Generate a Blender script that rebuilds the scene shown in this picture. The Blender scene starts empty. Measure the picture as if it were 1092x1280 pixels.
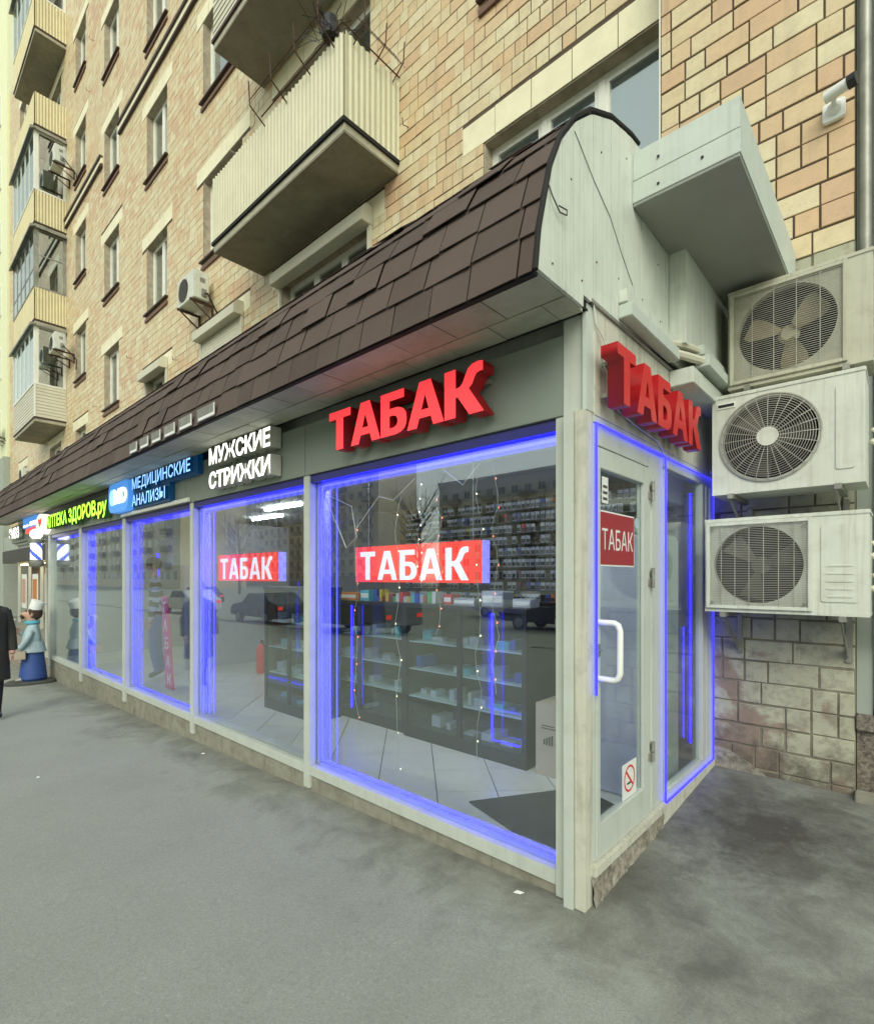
import bpy, bmesh, math, random
from mathutils import Vector, Matrix, noise
random.seed(7)
R = math.radians
SC = bpy.context.scene
COL = SC.collection
# ------------------------------------------------------------------ camera, sky, sun, exposure
cd = bpy.data.cameras.new('camera'); cam = bpy.data.objects.new('camera', cd); COL.objects.link(cam)
cam.location = (1.105, -2.266, 1.56)
cam.rotation_euler = (R(90), 0, math.atan2(0.673, 0.740))
cd.sensor_fit = 'HORIZONTAL'; cd.sensor_width = 36; cd.lens = 36 * 647 / 1092
cd.shift_y = 82 / 1092; cd.clip_start = .05; cd.clip_end = 1500
SC.camera = cam
w = bpy.data.worlds.new('World'); SC.world = w; w.use_nodes = True
nt = w.node_tree; nt.nodes.clear()
sky = nt.nodes.new('ShaderNodeTexSky'); sky.sky_type = 'NISHITA'; sky.sun_disc = False
sky.sun_elevation = R(38); sky.sun_rotation = R(142); sky.air_density = 1.0; sky.dust_density = 1.0
hs = nt.nodes.new('ShaderNodeHueSaturation'); hs.inputs['Saturation'].default_value = .22
gm = nt.nodes.new('ShaderNodeMix'); gm.data_type = 'RGBA'; gm.blend_type = 'MULTIPLY'; gm.inputs[0].default_value = 1
gm.inputs[7].default_value = (1.0, 1.035, .90, 1)
bg = nt.nodes.new('ShaderNodeBackground'); bg.inputs[1].default_value = .15
wo = nt.nodes.new('ShaderNodeOutputWorld')
nt.links.new(sky.outputs[0], hs.inputs['Color']); nt.links.new(hs.outputs[0], gm.inputs[6])
nt.links.new(gm.outputs[2], bg.inputs[0]); nt.links.new(bg.outputs[0], wo.inputs[0])
sd = bpy.data.lights.new('sun', 'SUN'); sd.energy = 1.0; sd.angle = R(40); sd.color = (1, .96, .86)
sun = bpy.data.objects.new('sun', sd); COL.objects.link(sun); sun.rotation_euler = (R(52), 0, R(38))
SC.view_settings.view_transform = 'Standard'; SC.view_settings.look = 'None'
SC.view_settings.exposure = 0.68; SC.view_settings.gamma = 1
SC.view_settings.use_curve_mapping = False
SC.cycles.use_denoising = True
SC.cycles.max_bounces = 10; SC.cycles.transparent_max_bounces = 24
SC.cycles.sample_clamp_indirect = 4; SC.cycles.caustics_reflective = False; SC.cycles.caustics_refractive = False
SC.cycles.use_adaptive_sampling = True
CAM = Vector(cam.location)

def project(p):
    dx, dy = p[0] - CAM.x, p[1] - CAM.y
    t = -dx * .673 + dy * .740; r = dx * .740 + dy * .673
    if t < .05: return None
    return (546 + 647 * r / t, 722 - 647 * (p[2] - CAM.z) / t, t)

# ------------------------------------------------------------------ materials
def new_mat(name):
    m = bpy.data.materials.new(name); m.use_nodes = True
    n = m.node_tree; n.nodes.clear()
    o = n.nodes.new('ShaderNodeOutputMaterial'); b = n.nodes.new('ShaderNodeBsdfPrincipled')
    n.links.new(b.outputs[0], o.inputs[0])
    return m, n, b, o
def nd(n, t, **kw):
    x = n.nodes.new(t)
    for k, v in kw.items():
        if k in x.inputs.keys(): x.inputs[k].default_value = v
        else: setattr(x, k, v)
    return x
def mixc(n, fac, a, b, mode='MIX'):
    x = n.nodes.new('ShaderNodeMix'); x.data_type = 'RGBA'; x.blend_type = mode
    for i, v in ((0, fac), (6, a), (7, b)):
        if hasattr(v, 'links') or hasattr(v, 'is_linked'): n.links.new(v, x.inputs[i])
        else: x.inputs[i].default_value = v if i == 0 else (*v, 1)
    return x.outputs[2]
def ramp(n, src, stops, interp='LINEAR'):
    r = n.nodes.new('ShaderNodeValToRGB'); r.color_ramp.interpolation = interp
    e = r.color_ramp.elements
    while len(e) < len(stops): e.new(.5)
    for q, (p, c) in zip(e, stops):
        q.position = p; q.color = (*c, 1) if len(c) == 3 else c
    n.links.new(src, r.inputs[0]); return r.outputs[0]
def noise_t(n, scale, detail=5, rough=.6, vec=None, dist=0):
    x = nd(n, 'ShaderNodeTexNoise', Scale=scale, Detail=detail, Roughness=rough, Distortion=dist)
    if vec is not None: n.links.new(vec, x.inputs['Vector'])
    return x.outputs['Fac']
def wcoord(n, stretch=(1, 1, 1)):
    g = n.nodes.new('ShaderNodeNewGeometry')
    mp = n.nodes.new('ShaderNodeMapping'); mp.inputs['Scale'].default_value = stretch
    n.links.new(g.outputs['Position'], mp.inputs['Vector']); return mp.outputs[0]
def bump(n, b, src, strength=.3, dist=.01):
    x = nd(n, 'ShaderNodeBump', Strength=strength, Distance=dist)
    n.links.new(src, x.inputs['Height']); n.links.new(x.outputs[0], b.inputs['Normal'])
def mat(name, col, rough=.6, metal=0, var=.15, scale=3, bmp=.15, bscale=60, dirt=0, dirtcol=(.08, .07, .05), streak=0, objvar=0, spec=None):
    """weathered paint / stone / plastic with noise tone, streaks and dirt"""
    m, n, b, o = new_mat(name)
    v = wcoord(n)
    c = mixc(n, ramp(n, noise_t(n, scale, 6, .65, v), [(.3, (0, 0, 0)), (.7, (1, 1, 1))]), tuple(k * (1 - var) for k in col), tuple(min(1, k * (1 + var)) for k in col))
    if objvar:
        oi = n.nodes.new('ShaderNodeObjectInfo')
        c = mixc(n, 1.0, c, ramp(n, oi.outputs['Random'], [(0, (1 - objvar,) * 3), (1, (1, 1, 1))]), 'MULTIPLY')
    if streak:
        s = noise_t(n, 1, 4, .6, wcoord(n, (38, 38, 1.3)))
        c = mixc(n, ramp(n, s, [(.5, (0, 0, 0)), (.75, (streak,) * 3)]), c, dirtcol)
    if dirt:
        s = noise_t(n, 7, 8, .7, v)
        c = mixc(n, ramp(n, s, [(.5, (0, 0, 0)), (.72, (dirt,) * 3)]), c, dirtcol)
    n.links.new(c, b.inputs['Base Color'])
    b.inputs['Roughness'].default_value = rough; b.inputs['Metallic'].default_value = metal
    if spec is not None: b.inputs['Specular IOR Level'].default_value = spec
    if bmp: bump(n, b, noise_t(n, bscale, 4, .6, v), bmp, .004)
    return m
def emit(name, col, strength, base=None):
    m, n, b, o = new_mat(name)
    b.inputs['Base Color'].default_value = (*(base or col), 1); b.inputs['Roughness'].default_value = .35
    b.inputs['Emission Color'].default_value = (*col, 1); b.inputs['Emission Strength'].default_value = strength
    return m
def glass(name, tint=(.93, .97, .95), ior=1.55, dirt=.03, rough=.0, boost=1.0, coat=0):
    m, n, b, o = new_mat(name); n.nodes.remove(b)
    t = nd(n, 'ShaderNodeBsdfTransparent'); t.inputs[0].default_value = (*tint, 1)
    g = nd(n, 'ShaderNodeBsdfGlossy', Roughness=rough); g.inputs[0].default_value = (.95, 1, .98, 1)
    f = nd(n, 'ShaderNodeFresnel', IOR=ior)
    gb = n.nodes.new('ShaderNodeNewGeometry'); mr = nd(n, 'ShaderNodeMapRange'); n.links.new(gb.outputs['Backfacing'], mr.inputs[0])
    mr.inputs[3].default_value = ior; mr.inputs[4].default_value = 1 / ior; n.links.new(mr.outputs[0], f.inputs['IOR'])
    v = wcoord(n)
    bp = nd(n, 'ShaderNodeBump', Strength=.02, Distance=.02); n.links.new(noise_t(n, 1.6, 2, .5, v), bp.inputs['Height'])
    n.links.new(bp.outputs[0], g.inputs['Normal'])
    ml = nd(n, 'ShaderNodeMath', operation='MULTIPLY_ADD'); ml.inputs[1].default_value = boost; ml.inputs[2].default_value = coat; ml.use_clamp = True
    n.links.new(f.outputs[0], ml.inputs[0])
    s1 = nd(n, 'ShaderNodeMixShader'); n.links.new(ml.outputs[0], s1.inputs[0])
    n.links.new(t.outputs[0], s1.inputs[1]); n.links.new(g.outputs[0], s1.inputs[2])
    d = nd(n, 'ShaderNodeBsdfDiffuse'); d.inputs[0].default_value = (.6, .62, .58, 1)
    s2 = nd(n, 'ShaderNodeMixShader')
    n.links.new(ramp(n, noise_t(n, 3, 7, .7, v), [(.35, (dirt * .3,) * 3), (.8, (dirt * 2,) * 3)]), s2.inputs[0])
    n.links.new(s1.outputs[0], s2.inputs[1]); n.links.new(d.outputs[0], s2.inputs[2]); n.links.new(s2.outputs[0], o.inputs[0])
    return m
CREAM = (.70, .585, .35); PALE = (.74, .67, .44); PEACH = (.66, .455, .26); PINK = (.57, .375, .24); ORANGE = (.72, .50, .25)
def brick_mat(name, attr):
    m, n, b, o = new_mat(name); v = wcoord(n)
    if attr: a = n.nodes.new('ShaderNodeAttribute'); a.attribute_name = 'tone'; r = a.outputs['Fac']
    else: a = n.nodes.new('ShaderNodeObjectInfo'); r = a.outputs['Random']
    big = noise_t(n, .35, 3, .5, v)
    ad = nd(n, 'ShaderNodeMath', operation='MULTIPLY_ADD'); ad.inputs[1].default_value = .56; n.links.new(r, ad.inputs[0])
    b2 = nd(n, 'ShaderNodeMath', operation='MULTIPLY_ADD'); b2.inputs[1].default_value = .9; b2.inputs[2].default_value = -.22
    n.links.new(big, b2.inputs[0]); n.links.new(b2.outputs[0], ad.inputs[2])
    c = ramp(n, ad.outputs[0], [(.0, PINK), (.25, PEACH), (.5, CREAM), (.64, PALE), (.76, CREAM), (.9, PEACH)])
    c = mixc(n, ramp(n, noise_t(n, 9, 6, .65, v), [(.35, (.0,) * 3), (.75, (.4,) * 3)]), c, (.40, .31, .20))
    c = mixc(n, ramp(n, noise_t(n, 1, 5, .6, wcoord(n, (9, 9, .7))), [(.55, (0,) * 3), (.8, (.35,) * 3)]), c, (.22, .17, .11))
    c = mixc(n, ramp(n, noise_t(n, 40, 6, .7, v), [(.58, (0,) * 3), (.7, (.45,) * 3)]), c, (.25, .2, .13))
    n.links.new(c, b.inputs['Base Color']); b.inputs['Roughness'].default_value = .42
    bump(n, b, noise_t(n, 45, 5, .6, v), .25, .004)
    return m
def painted_brick():
    m, n, b, o = new_mat('painted_brick'); v = wcoord(n)
    paint = mixc(n, noise_t(n, 5, 5, .6, v), (.33, .33, .235), (.52, .52, .385))
    bare = mixc(n, noise_t(n, 5, 6, .7, v), (.20, .16, .125), (.37, .275, .205))
    g = n.nodes.new('ShaderNodeNewGeometry'); sx = n.nodes.new('ShaderNodeSeparateXYZ'); n.links.new(g.outputs['Position'], sx.inputs[0])
    # the paint has come off low on the wall, most of all towards the shop
    h = nd(n, 'ShaderNodeMapRange'); n.links.new(sx.outputs[2], h.inputs[0])
    for i, q in ((1, .15), (2, 1.5), (3, .17), (4, -.10)): h.inputs[i].default_value = q
    hx = nd(n, 'ShaderNodeMapRange'); n.links.new(sx.outputs[0], hx.inputs[0])
    for i, q in ((1, .1), (2, .9), (3, .13), (4, -.10)): hx.inputs[i].default_value = q
    s = nd(n, 'ShaderNodeMath', operation='ADD'); n.links.new(h.outputs[0], s.inputs[0]); n.links.new(noise_t(n, 2.6, 6, .62, v, .6), s.inputs[1])
    s2 = nd(n, 'ShaderNodeMath', operation='ADD'); n.links.new(s.outputs[0], s2.inputs[0]); n.links.new(hx.outputs[0], s2.inputs[1])
    c = mixc(n, ramp(n, s2.outputs[0], [(.60, (0,) * 3), (.68, (1,) * 3)]), paint, bare)
    c = mixc(n, ramp(n, noise_t(n, 14, 7, .7, v), [(.48, (0,) * 3), (.72, (.7,) * 3)]), c, (.17, .15, .11))
    gd = nd(n, 'ShaderNodeMapRange'); n.links.new(sx.outputs[2], gd.inputs[0])
    for i, q in ((1, .05), (2, .55), (3, .30), (4, -.1)): gd.inputs[i].default_value = q
    ga = nd(n, 'ShaderNodeMath', operation='ADD'); n.links.new(gd.outputs[0], ga.inputs[0]); n.links.new(noise_t(n, 6, 6, .7, v), ga.inputs[1])
    c = mixc(n, ramp(n, ga.outputs[0], [(.5, (0,) * 3), (.8, (.85,) * 3)]), c, (.085, .075, .058))
    n.links.new(c, b.inputs['Base Color']); b.inputs['Roughness'].default_value = .8
    bump(n, b, s2.outputs[0], .6, .01); return m
def asphalt():
    m, n, b, o = new_mat('asphalt'); v = wcoord(n)
    c = mixc(n, ramp(n, noise_t(n, 1.1, 9, .7, v, .1), [(.32, (0,) * 3), (.7, (1,) * 3)]), (.285, .305, .258), (.35, .372, .32))
    c = mixc(n, ramp(n, noise_t(n, 260, 3, .7, v), [(.35, (0,) * 3), (.7, (.55,) * 3)]), c, (.36, .38, .34))
    c = mixc(n, ramp(n, noise_t(n, 320, 2, .7, v), [(.55, (0,) * 3), (.62, (.6,) * 3)]), c, (.10, .105, .09))
    c = mixc(n, ramp(n, noise_t(n, 75, 4, .8, v), [(.42, (0,) * 3), (.66, (.36,) * 3)]), c, (.15, .155, .13))
    c = mixc(n, ramp(n, noise_t(n, 52, 3, .7, v), [(.60, (0,) * 3), (.70, (.5,) * 3)]), c, (.42, .44, .40))
    cr_ = ramp(n, noise_t(n, .75, 10, .62, v, .1), [(.496, (0,) * 3), (.4985, (.3,) * 3), (.501, (0,) * 3)])
    cm_ = nd(n, 'ShaderNodeMath', operation='MULTIPLY'); n.links.new(cr_, cm_.inputs[0]); n.links.new(ramp(n, noise_t(n, .9, 2, .5, v), [(.50, (0,) * 3), (.56, (1,) * 3)]), cm_.inputs[1])
    c = mixc(n, cm_.outputs[0], c, (.06, .06, .05))
    # trodden dirt and spills by the door side
    g = n.nodes.new('ShaderNodeNewGeometry')
    for (px, py, rad, amt) in ((.45, 1.35, 1.25, .95), (.1, .35, .7, .5)):
        mp = n.nodes.new('ShaderNodeVectorMath'); mp.operation = 'DISTANCE'; mp.inputs[1].default_value = (px, py, .05)
        n.links.new(g.outputs['Position'], mp.inputs[0])
        q = nd(n, 'ShaderNodeMapRange'); n.links.new(mp.outputs['Value'], q.inputs[0])
        for i, z in ((1, 0), (2, rad), (3, .40), (4, -.30)): q.inputs[i].default_value = z
        a = nd(n, 'ShaderNodeMath', operation='ADD'); n.links.new(q.outputs[0], a.inputs[0]); n.links.new(noise_t(n, 5.5, 9, .78, v, .12), a.inputs[1])
        c = mixc(n, ramp(n, a.outputs[0], [(.48, (0,) * 3), (.85, (amt,) * 3)]), c, (.050, .047, .038))
    # grime where the paving meets the shopfront plinth
    sx = n.nodes.new('ShaderNodeSeparateXYZ'); n.links.new(g.outputs['Position'], sx.inputs[0])
    q = nd(n, 'ShaderNodeMapRange'); n.links.new(sx.outputs[1], q.inputs[0])
    for i, z in ((1, -.9), (2, 0), (3, -.25), (4, .15)): q.inputs[i].default_value = z
    a = nd(n, 'ShaderNodeMath', operation='ADD'); n.links.new(q.outputs[0], a.inputs[0]); n.links.new(noise_t(n, 3, 8, .7, v, .5), a.inputs[1])
    c = mixc(n, ramp(n, a.outputs[0], [(.42, (0,) * 3), (.8, (.75,) * 3)]), c, (.072, .068, .055))
    # hairline cracks and small spots
    vo = nd(n, 'ShaderNodeTexVoronoi', Scale=1.1); vo.feature = 'DISTANCE_TO_EDGE'
    dv = n.nodes.new('ShaderNodeVectorMath'); dv.operation = 'MULTIPLY_ADD'; nz = nd(n, 'ShaderNodeTexNoise', Scale=3, Detail=6)
    n.links.new(v, nz.inputs['Vector']); n.links.new(nz.outputs['Color'], dv.inputs[0]); dv.inputs[1].default_value = (.6,) * 3
    n.links.new(v, dv.inputs[2]); n.links.new(dv.outputs[0], vo.inputs['Vector'])
    ck = ramp(n, vo.outputs[0], [(.0, (.5,) * 3), (.006, (0,) * 3)])
    ckm = nd(n, 'ShaderNodeMath', operation='MULTIPLY'); n.links.new(ck, ckm.inputs[0]); n.links.new(ramp(n, noise_t(n, .6, 3, .5, v), [(.52, (0,) * 3), (.6, (1,) * 3)]), ckm.inputs[1])
    
    c = mixc(n, ramp(n, noise_t(n, 17, 2, .5, v), [(.74, (0,) * 3), (.78, (.2,) * 3)]), c, (.36, .37, .33))
    c = mixc(n, ramp(n, noise_t(n, 3.2, 10, .8, v, .15), [(.55, (0,) * 3), (.75, (.22,) * 3)]), c, (.14, .15, .125))
    n.links.new(c, b.inputs['Base Color'])
    n.links.new(ramp(n, a.outputs[0], [(.4, (.78,) * 3), (.9, (.55,) * 3)]), b.inputs['Roughness'])
    bump(n, b, noise_t(n, 190, 4, .75, v), .35, .004); return m
def shingle_mat():
    m, n, b, o = new_mat('bitumen_shingle'); v = wcoord(n)
    oi = n.nodes.new('ShaderNodeObjectInfo'); a = n.nodes.new('ShaderNodeAttribute'); a.attribute_name = 'tone'
    ad = nd(n, 'ShaderNodeMath', operation='ADD'); n.links.new(oi.outputs['Random'], ad.inputs[0]); n.links.new(a.outputs['Fac'], ad.inputs[1])
    c = ramp(n, ad.outputs[0], [(0, (.068, .047, .038)), (.5, (.088, .062, .051)), (1, (.105, .075, .062))])
    c = mixc(n, ramp(n, noise_t(n, 3, 6, .7, v), [(.4, (0,) * 3), (.8, (.35,) * 3)]), c, (.12, .10, .09))
    c = mixc(n, ramp(n, noise_t(n, 300, 2, .7, v), [(.5, (0,) * 3), (.65, (.5,) * 3)]), c, (.12, .09, .08))
    n.links.new(c, b.inputs['Base Color']); b.inputs['Roughness'].default_value = .9
    bump(n, b, noise_t(n, 280, 3, .7, v), .5, .003); return m
def granite():
    m, n, b, o = new_mat('granite'); v = wcoord(n)
    c = ramp(n, noise_t(n, 26, 5, .75, v, 1.5), [(.35, (.05, .045, .035)), (.5, (.16, .14, .11)), (.65, (.30, .27, .21))])
    n.links.new(c, b.inputs['Base Color']); b.inputs['Roughness'].default_value = .5
    bump(n, b, noise_t(n, 30, 4, .7, v), .4, .01); return m
def facade_far(name, c1, c2, wx, wz, dark=(.05, .055, .06)):
    m, n, b, o = new_mat(name); v = wcoord(n)
    n.links.new(mixc(n, noise_t(n, .2, 5, .6, v), c1, c2), b.inputs['Base Color']); b.inputs['Roughness'].default_value = .85
    return m

M = {}
M['brick'] = brick_mat('glazed_brick', False); M['brickA'] = brick_mat('glazed_brick_far', True)
M['paintbrick'] = painted_brick()
M['mortar'] = mat('mortar', (.095, .072, .05), .95, var=.35, bmp=.5)
M['mortarpaint'] = mat('painted_mortar', (.21, .195, .145), .95, var=.4, scale=5, bmp=.5, dirt=.3)
M['reveal'] = mat('reveal_brick', (.42, .36, .26), .85, var=.25, scale=6, dirt=.4)
M['lintel'] = mat('lintel_tile', (.82, .77, .54), .5, var=.08, dirt=.12, dirtcol=(.4, .36, .25))
M['asphalt'] = asphalt(); M['shingle'] = shingle_mat(); M['granite'] = granite()
M['whiteframe'] = mat('white_frame', (.78, .79, .70), .4, var=.04, dirt=.08)
M['grey_alu'] = mat('pale_grey_aluminium', (.52, .56, .50), .42, var=.05, dirt=.12, streak=.12)
M['grey_alu_old'] = mat('old_cream_board', (.56, .56, .46), .6, var=.08, dirt=.35, streak=.4)
M['fascia'] = mat('grey_green_fascia', (.235, .275, .235), .38, var=.05, bmp=.03, dirt=.05)
M['siding'] = mat('pale_metal_siding', (.62, .66, .58), .45, var=.08, dirt=.18, streak=.25, dirtcol=(.2, .2, .15))
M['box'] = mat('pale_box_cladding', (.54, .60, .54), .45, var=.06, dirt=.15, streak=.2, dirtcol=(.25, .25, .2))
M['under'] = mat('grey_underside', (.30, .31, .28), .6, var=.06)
M['soffit'] = mat('soffit_tile', (.46, .47, .39), .6, var=.12, dirt=.45, objvar=.2, dirtcol=(.2, .19, .15))
M['plinth'] = mat('plinth_tile', (.28, .275, .215), .7, var=.18, scale=10, dirt=.5, objvar=.12)
M['concrete'] = mat('rough_concrete', (.27, .25, .20), .95, var=.5, scale=25, bmp=1, bscale=60, dirt=.8)
M['brown'] = mat('brown_flashing', (.055, .028, .022), .5, var=.3)
M['sill_brown'] = mat('brown_sill_tile', (.16, .085, .06), .6, var=.3)
M['tar'] = mat('black_felt', (.012, .011, .010), .85, var=.3)
M['corr'] = mat('cream_corrugated', (.60, .585, .41), .5, var=.06, dirt=.12, streak=.25, dirtcol=(.4, .33, .2))
M['yellowcorr'] = mat('yellow_corrugated', (.62, .56, .33), .5, var=.08, streak=.3, dirtcol=(.35, .28, .15))
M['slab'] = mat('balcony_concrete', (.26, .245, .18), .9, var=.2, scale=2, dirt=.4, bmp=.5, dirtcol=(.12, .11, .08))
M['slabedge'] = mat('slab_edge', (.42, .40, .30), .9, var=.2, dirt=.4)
M['vinyl'] = mat('white_vinyl_siding', (.62, .60, .47), .5, var=.05, objvar=.06)
M['rust'] = mat('rusty_steel', (.09, .045, .03), .8, var=.4, metal=.3)
M['steel'] = mat('dull_steel', (.30, .30, .26), .5, metal=.6, var=.3, dirt=.4)
M['black'] = mat('black_plastic', (.012, .012, .013), .4, var=.2)
M['dark'] = mat('dark_void', (.010, .010, .012), .9, var=.1, bmp=0)
M['acbody'] = mat('ac_enamel', (.64, .67, .58), .45, var=.06, dirt=.25, streak=.35, dirtcol=(.30, .27, .18))
M['acold'] = mat('ac_enamel_yellowed', (.50, .50, .39), .5, var=.1, dirt=.35, streak=.35, dirtcol=(.22, .18, .1))
M['grille'] = mat('grille_wire', (.42, .42, .36), .5, var=.15, dirt=.4, metal=.2)
M['fan'] = mat('fan_blade', (.30, .26, .15), .5, var=.2, dirt=.5)
M['fandark'] = mat('grey_fan_blade', (.10, .095, .075), .6, var=.2)
M['fancream'] = mat('fan_hub', (.58, .54, .36), .5, var=.15, dirt=.4)
M['white'] = mat('white_plastic', (.78, .80, .76), .35, var=.04, dirt=.08)
M['glass'] = glass('shop_glass', ior=1.6, boost=1.25, dirt=.002, coat=.07)
M['glassdoor'] = glass('door_glass', ior=1.5, dirt=.012)
M['winglass'] = glass('apartment_glass', (.72, .78, .80), ior=1.7, boost=1.4, dirt=.01, coat=.25)
M['curtain'] = mat('room_behind_glass', (.30, .34, .33), .9, var=.4)
M['curtainlight'] = mat('sky_tinted_curtain', (.55, .72, .78), .9, var=.1)  # the bright window's sky reflection is put into this curtain colour
M['led'] = emit('blue_neon', (.012, .008, 1.0), 6.5)
M['leddoor'] = emit('door_neon', (.02, .016, 1.0), 2.4); M['ledhot'] = emit('bright_blue_neon', (.018, .018, 1.0), 9.0)
M['redface'] = emit('red_letter_face', (1.0, .045, .055), .75, (.6, .02, .02))
M['redside'] = mat('red_letter_side', (.42, .008, .012), .35, var=.05, bmp=0)
M['reddoor'] = mat('red_letter_unlit', (.62, .014, .016), .32, var=.05, bmp=0, dirt=.05)
M['redside2'] = mat('dark_red_letter_side', (.40, .008, .012), .35, var=.05, bmp=0)
M['whiteface'] = emit('white_letter_face', (1, 1, .90), 1.1)
M['whiteside'] = mat('white_letter_side', (.55, .56, .50), .4, bmp=0)
M['bluebox'] = emit('blue_sign_side', (.0, .05, .16), .15, (.0, .05, .12))
M['blueface'] = emit('pale_blue_letter', (.25, .52, 1.0), 1.0)
M['logoblue'] = emit('logo_blue', (.07, .28, .75), .5)
M['greenface'] = emit('green_letter_face', (.40, .95, .05), 1.3)
M['emblem'] = emit('cream_emblem', (1, .9, .72), .75)
M['revealgrey'] = mat('grey_reveal', (.42, .43, .44), .5, bmp=0)
M['navy'] = mat('navy_glow', (.02, .02, .20), .3, bmp=0)  # blue neon glow on the top rail, put into its colour
M['greenside'] = mat('green_letter_side', (.05, .16, .02), .5, bmp=0)
M['redlit'] = emit('lit_red_panel', (1.0, .06, .05), .55)
M['whitelit'] = emit('lit_white_letter', (.86, .84, 1.0), .62)
M['lilac'] = emit('lilac_box_side', (.25, .24, .85), .75)
M['ceil_light'] = emit('ceiling_tube', (.95, .98, 1), 42)
M['warmbulb'] = emit('red_fairy_bulb', (1, .2, .1), 4); M['whitebulb'] = emit('white_fairy_bulb', (1, .85, .6), 4)
M['floor_tile'] = mat('shop_floor_tile', (.60, .60, .54), .28, var=.06, dirt=.12, bmp=0, objvar=.06)
M['grout'] = mat('dark_grout', (.08, .08, .075), .8)
M['intwall'] = mat('interior_wall', (.36, .37, .40), .7, var=.1, bmp=0)
M['ceiling'] = mat('interior_ceiling', (.34, .36, .36), .8, var=.05, bmp=0)
M['darkframe'] = mat('black_cabinet', (.022, .024, .027), .35, var=.2, bmp=0)
M['cardboard'] = mat('cardboard', (.42, .36, .28), .85, var=.08)
M['mat'] = mat('rubber_mat', (.03, .032, .034), .9, var=.3, bmp=.6, bscale=120)
M['redsign'] = mat('dark_red_print', (.32, .018, .028), .35, var=.06, bmp=0)
M['paper'] = mat('paper', (.72, .74, .70), .6, var=.04, bmp=0)
M['noRed'] = mat('sign_red', (.62, .03, .03), .4, bmp=0)
M['goods_w'] = mat('pack_white', (.42, .45, .52), .5, objvar=.3, bmp=0)
M['wire'] = mat('cable_white', (.55, .56, .52), .5, bmp=0)
M['wire_dark'] = mat('cable_dark', (.05, .05, .045), .6, bmp=0)
M['skin'] = mat('skin', (.50, .30, .21), .5, var=.06, bmp=0)
M['coat'] = mat('dark_olive_coat', (.030, .030, .022), .85, var=.3)
M['hair'] = mat('brown_hair', (.045, .025, .016), .7, var=.3)
M['trouser'] = mat('black_trousers', (.010, .010, .013), .9)
M['lightblue'] = mat('pale_blue_cloth', (.36, .47, .50), .6, var=.15, dirt=.25)
M['blue'] = mat('blue_trousers', (.025, .07, .26), .5, var=.15, dirt=.15)
M['rubberblack'] = mat('dark_base', (.06, .065, .055), .8, var=.3)
M['yellow_render'] = mat('pale_yellow_render', (.74, .76, .50), .85, var=.05)
M['grey_render'] = mat('grey_green_render', (.34, .38, .33), .85, var=.06)
M['farA'] = facade_far('grey_panel_far', (.38, .38, .35), (.47, .46, .42), 3, 3)
M['farB'] = facade_far('brown_brick_far', (.46, .40, .28), (.55, .48, .34), 3, 3)
M['farwin'] = mat('far_window_glass', (.035, .04, .045), .15, bmp=0, objvar=.3)
M['carA'] = mat('car_paint_dark', (.03, .035, .045), .25, bmp=0); M['carB'] = mat('car_paint_white', (.55, .57, .58), .25, bmp=0)
M['carC'] = mat('car_paint_red', (.25, .02, .02), .25, bmp=0)
M['carD'] = mat('car_paint_grey', (.14, .15, .16), .25, bmp=0); M['bark'] = mat('bark', (.06, .05, .038), .95)
M['tyre'] = mat('tyre', (.015,) * 3, .9, bmp=0)
M['tail'] = emit('tail_lamp', (1, .06, .03), .35)
M['road'] = mat('road_asphalt', (.07, .07, .065), .85, var=.2)
M['line'] = mat('road_paint', (.6, .6, .56), .7)
M['tubepanel'] = mat('brown_wall', (.26, .19, .13), .7)
def goods(i, c):
    M['g%d' % i] = mat('pack_%s' % ['red', 'blue', 'yellow', 'green', 'orange', 'silver', 'maroon', 'cyan'][i], c, .4, bmp=0, var=.05)
for i, c in enumerate([(.45, .03, .03), (.04, .08, .35), (.55, .42, .05), (.05, .30, .10), (.55, .18, .03), (.45, .47, .5), (.2, .02, .04), (.1, .4, .5)]): goods(i, c)

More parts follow.
